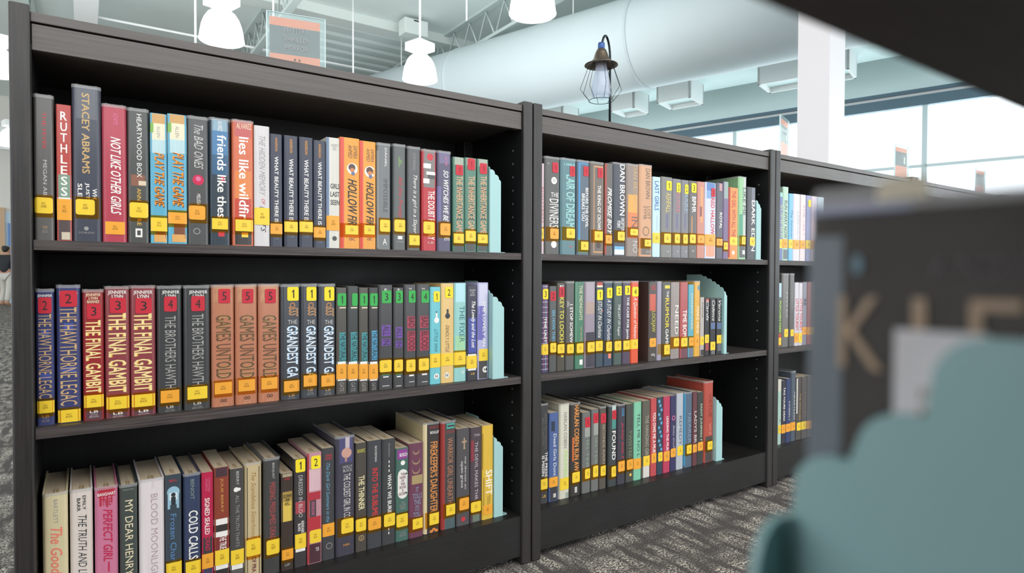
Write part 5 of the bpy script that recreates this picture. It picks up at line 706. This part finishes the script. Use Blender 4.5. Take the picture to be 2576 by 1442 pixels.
# far wall on the left
m = MB(); m.box((-9, 18.6, 0), (9, 18.8, 4.85), mat('back_wall_cream', srgb('DCDAD2'), .8, noise=.03, nscale=2)); struct(m.build('wall_back'))
m = MB(); m.box((-1.60, 18.50, 0), (-1.44, 18.60, 2.2), mat('door_oak', srgb('C8A888'), .6)); m.box((-1.44, 18.55, 0), (-.2, 18.6, 2.1), mat('pale_blue_panel', srgb('BCD4E6'), .5)); m.box((-1.38, 18.50, .5), (-1.30, 18.56, 1.85), mat('blue_handle', srgb('5C86C0'), .5)); struct(m.build('door_1'))
m = MB(); m.box((-9, 16.9, 3.55), (9, 17.3, 3.75), WHITE); m.box((-9, 17.0, 3.30), (9, 17.1, 3.36), WHITE); struct(m.build('trim_2'))
# beam running with the bookcases
m = MB(); m.box((-9, 9.55, 4.63), (5.9, 9.85, 4.80), mat('beam_paint', srgb('D2DAD6'), .7)); struct(m.build('trim_3'))
# round supply duct
DN, DZ, DR = 7.2, 3.60, .56
t = thing('air_duct', 'large round white air duct running under the ceiling to the windows', 'duct', (*RW(DN, 0), 0))
ring = []
m = MB(); p0 = Vector((*RW(DN, -6), DZ)); p1 = Vector((*RW(DN, 14), DZ)); base = Vector((*RW(DN, 0), 0))
m.tube([p0-base, p1-base], DR, DUCT, 48); m.build('pipe', t)
for w_ in (-2.4, .6, 3.62, 6.6, 9.6):
    m = MB(); a = Vector((*RW(DN, w_-.012), DZ))-base; b = Vector((*RW(DN, w_+.012), DZ))-base; m.tube([a, b], DR+.012, DUCT, 48); m.build('seam_band', t)
for w_ in (-1.5, 1.4, 4.5, 7.8):
    m = MB(); c = Vector((*RW(DN-.3, w_), 0))-base
    m.tube([(c.x, c.y, DZ+.36), (c.x, c.y, 4.8)], .006, WHITE, 6); m.box((c.x-.03, c.y-.03, DZ+.36), (c.x+.03, c.y+.03, DZ+.41), mat('clamp', srgb('6A7478'), .5)); m.build('hanger_rod', t)
# rectangular branch duct along the window wall with open box registers
t = thing('branch_duct', 'flat white box duct along the window wall above the registers', 'duct', (*RW(8.75, 0), 0)); base = Vector((*RW(8.75, 0), 0))
def rb2(mb, n0, n1, w0, w1, z0, z1, mt):
    c = [Vector((*RW(a, b), 0))-base for a, b in ((n0, w0), (n1, w0), (n1, w1), (n0, w1))]
    mb.add([(p.x, p.y, z0) for p in c]+[(p.x, p.y, z1) for p in c], [(3, 2, 1, 0), (4, 5, 6, 7), (0, 1, 5, 4), (1, 2, 6, 5), (2, 3, 7, 6), (3, 0, 4, 7)], mt)
m = MB(); rb2(m, 8.4, 9.1, -5, 12, 3.42, 3.85, PAINT); m.build('duct_body', t)
for i, (w0, w1) in enumerate(((1.55, 2.6), (3.5, 4.0), (4.35, 4.75), (5.6, 6.2), (-.9, -.2))):
    t = thing('air_register', ('open square air register nearest the white column', 'square air register with bright rim, right of the lamp cage', 'narrow air register just right of the lamp cage', 'small air register seen through the lamp cage', 'air register hidden to the right of the column')[i], 'register', (*RW(8.55, w0), 0), group='air registers under the branch duct')
    base = Vector((*RW(8.55, w0), 0)); m = MB()
    for (a0, a1, b0, b1) in ((8.3, 8.33, w0, w1), (8.75, 8.78, w0, w1), (8.3, 8.78, w0, w0+.03), (8.3, 8.78, w1-.03, w1)): rb2(m, a0, a1, b0, b1, 3.14, 3.42, WHITE)
    m.build('frame', t); m = MB(); rb2(m, 8.33, 8.75, w0+.03, w1-.03, 3.20, 3.22, PAINT); m.build('grille', t)
t = tag(None or (lambda mb: (mb.tube([(0, 0, 0), (0, 0, .19)], .055, WHITE, 20), mb.build('spotlight', None, (*RW(8.6, .93), 3.225)))[1])(MB()), 'small white cylinder spotlight hanging right of the column', 'light')
# column
m = MB(); rbox(m, 6.0, 6.62, 1.27, 1.53, 0, 4.8, mat('column_paint', srgb('F0EBEE'), .6)); struct(m.build('trim_4'))
# bar joists running across
JP = mat('joist_paint', srgb('BCC8C5'), .7)
for i, (x, y0, y1) in enumerate(((2.35, -5, 17), (5.15, -5, 17), (-.6, -5, 17))):
    t = thing('ceiling_joist', ('open web steel joist left of the shelf sign', 'open web steel joist beyond the second pendant', 'open web steel joist over the left bookcase end')[i], 'joist', (x, 6, 4.1), group='open web ceiling joists')
    for nm, z in (('top_chord', 4.74), ('bottom_chord', 4.26)):
        m = MB(); m.box((-.05, y0-6, z-4.1), (.05, y1-6, z-4.1+.05), JP); m.build(nm, t)
    m = MB(); yy = y0
    while yy < y1-.5:
        m.tube([(0, yy-6, .18), (0, yy-6+.25, .62), (0, yy-6+.5, .18)], .014, JP, 6); yy += .5
    m.build('web_bars', t)
# square white duct riser / pipe on the upper left and thin rods
m = MB(); m.box((-.06, 8.5, 4.30), (.22, 17, 4.55), WHITE); tag(m.build('cable_tray'), 'broad white cable tray crossing the ceiling above the left bookcase', 'cable tray')
for x, y, z0, lab in ((1.059, 7.756, 3.0, 'thin white drop rod left of the first pendant'), (3.209, 8.709, 3.3, 'thin white drop rod right of the shelf sign'), (4.033, 6.93, 3.9, 'thin white drop rod left of the round duct')):
    m = MB(); m.tube([(0, 0, 0), (0, 0, 4.8-z0)], .011, WHITE, 6); tag(m.build('drop_rod', None, (x, y, z0)), lab, 'rod', 'thin rods hanging from the ceiling')
m = MB(); m.tube([(0, 0, 0), (6.0, .0, 0)], .018, WHITE, 8); tag(m.build('conduit', None, (.2, 10.8, 4.35)), 'thin white conduit running behind the beam', 'conduit')
m = MB(); m.box((-.20, -.12, 0), (.20, .12, .24), mat('beam_paint', srgb('D2DAD6'), .7), .01); m.box((-.05, -.122, .2), (.05, -.119, .22), blk); tag(m.build('junction_box', None, (4.38, 9.2, 4.47)), 'white wall-mounted box on the beam above the second pendant', 'electrical box')

# ------------------------------------------------------------------ pendants
OPAL = mat('opal_glass', (.95, .93, .9), .3, emit=(1, .97, .92), es=1.5)
def pendant(label, x, y, zb, s=1.0):
    t = thing('pendant_light', label, 'pendant light', (x, y, zb), .3, 'opal glass pendant lights')
    m = MB(); m.lathe([(.198*s, 0), (.206*s, .006), (.200*s, .03), (.192*s, .09), (.180*s, .15), (.158*s, .21), (.126*s, .26), (.09*s, .29), (.06*s, .30), (.058*s, .295), (.12*s, .252), (.172*s, .15), (.190*s, .03), (.192*s, .004), (.198*s, 0)], OPAL, 36); m.build('glass_shade', t)
    m = MB(); m.lathe([(.06*s, .295), (.075*s, .305), (.075*s, .335), (.06*s, .34), (0, .34)], WHITE, 24); m.build('collar', t)
    m = MB(); m.box((-.125*s, -.125*s, .34), (.125*s, .125*s, .44), WHITE, .008); m.build('ballast_box', t)
    m = MB(); m.tube([(0, 0, .44), (0, 0, 4.8-zb)], .012, WHITE, 8); m.build('rod', t)
    return t
def P(px, t_):
    d = fw+rt*((px-1288)/FPX); return d.x*t_, d.y*t_
for px, t_, lab in ((561, 6.15, 'glowing dome pendant above the left bookcase, left of the sign'), (1056, 7.45, 'glowing dome pendant in the middle with its box and rod showing'),
                    (1337, 5.5, 'glowing dome pendant cut by the top edge of the picture'), (-2, 7.2, 'glowing dome pendant at the left edge of the picture'),
                    (34, 11.2, 'far small pendant peeping out beside the left bookcase post'), (690, 8.2, 'small pendant showing behind the lower left of the sign')):
    x, y = P(px, t_); pendant(lab, x, y, 2.98 if px == 1056 else 2.95)

# ------------------------------------------------------------------ distant person
def person():
    t = thing('person', 'distant person in a black top and light trousers walking at the far left', 'person', (-1.30, 17.0, 0), 2.6)
    J = {'pel': (0, 0, .70), 'wst': (0, .01, .82), 'chs': (0, 0, .98), 'nck': (0, 0, 1.11), 'hd0': (0, -.01, 1.17), 'hd1': (0, -.01, 1.28)}
    def skin(name, vs, es, rs, mt, parent):
        me = bpy.data.meshes.new(name); me.from_pydata(vs, es, []); o = bpy.data.objects.new(name, me); COL.objects.link(o)
        md = o.modifiers.new('s', 'SKIN'); 
        for i, r in enumerate(rs): me.skin_vertices[0].data[i].radius = (r, r)
        me.skin_vertices[0].data[0].use_root = True
        o.modifiers.new('u', 'SUBSURF').levels = 1; o.modifiers['u'].render_levels = 2
        me.materials.append(mt); o.parent = parent; return o
    fl = mat('skin_tone', srgb('B88C74'), .6); top = mat('black_top', srgb('22252A'), .8, noise=.1); tr = mat('light_trousers', srgb('C8C4BC'), .8, noise=.05); hr = mat('dark_hair', srgb('241E1C'), .6)
    V = [(0, 0, .70), (0, .01, .84), (0, 0, 1.0), (0, 0, 1.11), (0, -.01, 1.19), (0, -.015, 1.28), (.15, 0, 1.04), (.19, .02, .84), (.18, -.06, .66), (.18, -.08, .60), (-.15, 0, 1.04), (-.19, .02, .84), (-.18, -.05, .66), (-.18, -.07, .60),
         (.075, 0, .66), (.085, -.05, .37), (.085, .03, .06), (.085, -.09, .03), (-.075, 0, .66), (-.085, .05, .37), (-.085, .12, .07), (-.085, .02, .03)]
    Ed = [(0, 1), (1, 2), (2, 3), (3, 4), (4, 5), (2, 6), (6, 7), (7, 8), (8, 9), (2, 10), (10, 11), (11, 12), (12, 13), (0, 14), (14, 15), (15, 16), (16, 17), (0, 18), (18, 19), (19, 20), (20, 21)]
    Rr = [.10, .10, .12, .045, .07, .075, .05, .036, .028, .025, .05, .036, .028, .025, .075, .05, .035, .03, .075, .05, .035, .03]
    skin('body', V, Ed, Rr, fl, t)
    skin('jacket', [(0, 0, .68), (0, .01, .84), (0, 0, 1.0), (0, 0, 1.08), (.15, 0, 1.04), (.19, .02, .84), (.18, -.06, .68), (-.15, 0, 1.04), (-.19, .02, .84), (-.18, -.05, .68)], [(0, 1), (1, 2), (2, 3), (2, 4), (4, 5), (5, 6), (2, 7), (7, 8), (8, 9)], [.13, .12, .14, .07, .065, .05, .042, .065, .05, .042], top, t)
    skin('trousers', [(0, 0, .70), (.075, 0, .64), (.085, -.05, .37), (.085, .03, .09), (-.075, 0, .64), (-.085, .05, .37), (-.085, .12, .10)], [(0, 1), (1, 2), (2, 3), (0, 4), (4, 5), (5, 6)], [.115, .09, .062, .05, .09, .062, .05], tr, t)
    skin('hair', [(0, .01, 1.27), (0, .035, 1.21), (0, .04, 1.13)], [(0, 1), (1, 2)], [.085, .07, .05], hr, t)
    f = MB(); f.lathe([(0, -.006), (.006, -.003), (.006, .003), (0, .006)], hr, 8, (.028, -.083, 1.225)); f.lathe([(0, -.006), (.006, -.003), (.006, .003), (0, .006)], hr, 8, (-.028, -.083, 1.225))
    f.box((-.008, -.098, 1.19), (.008, -.078, 1.215), fl); f.box((-.02, -.088, 1.168), (.02, -.080, 1.175), mat('lips', srgb('9A5C54'), .5)); f.build('face', t)
person()
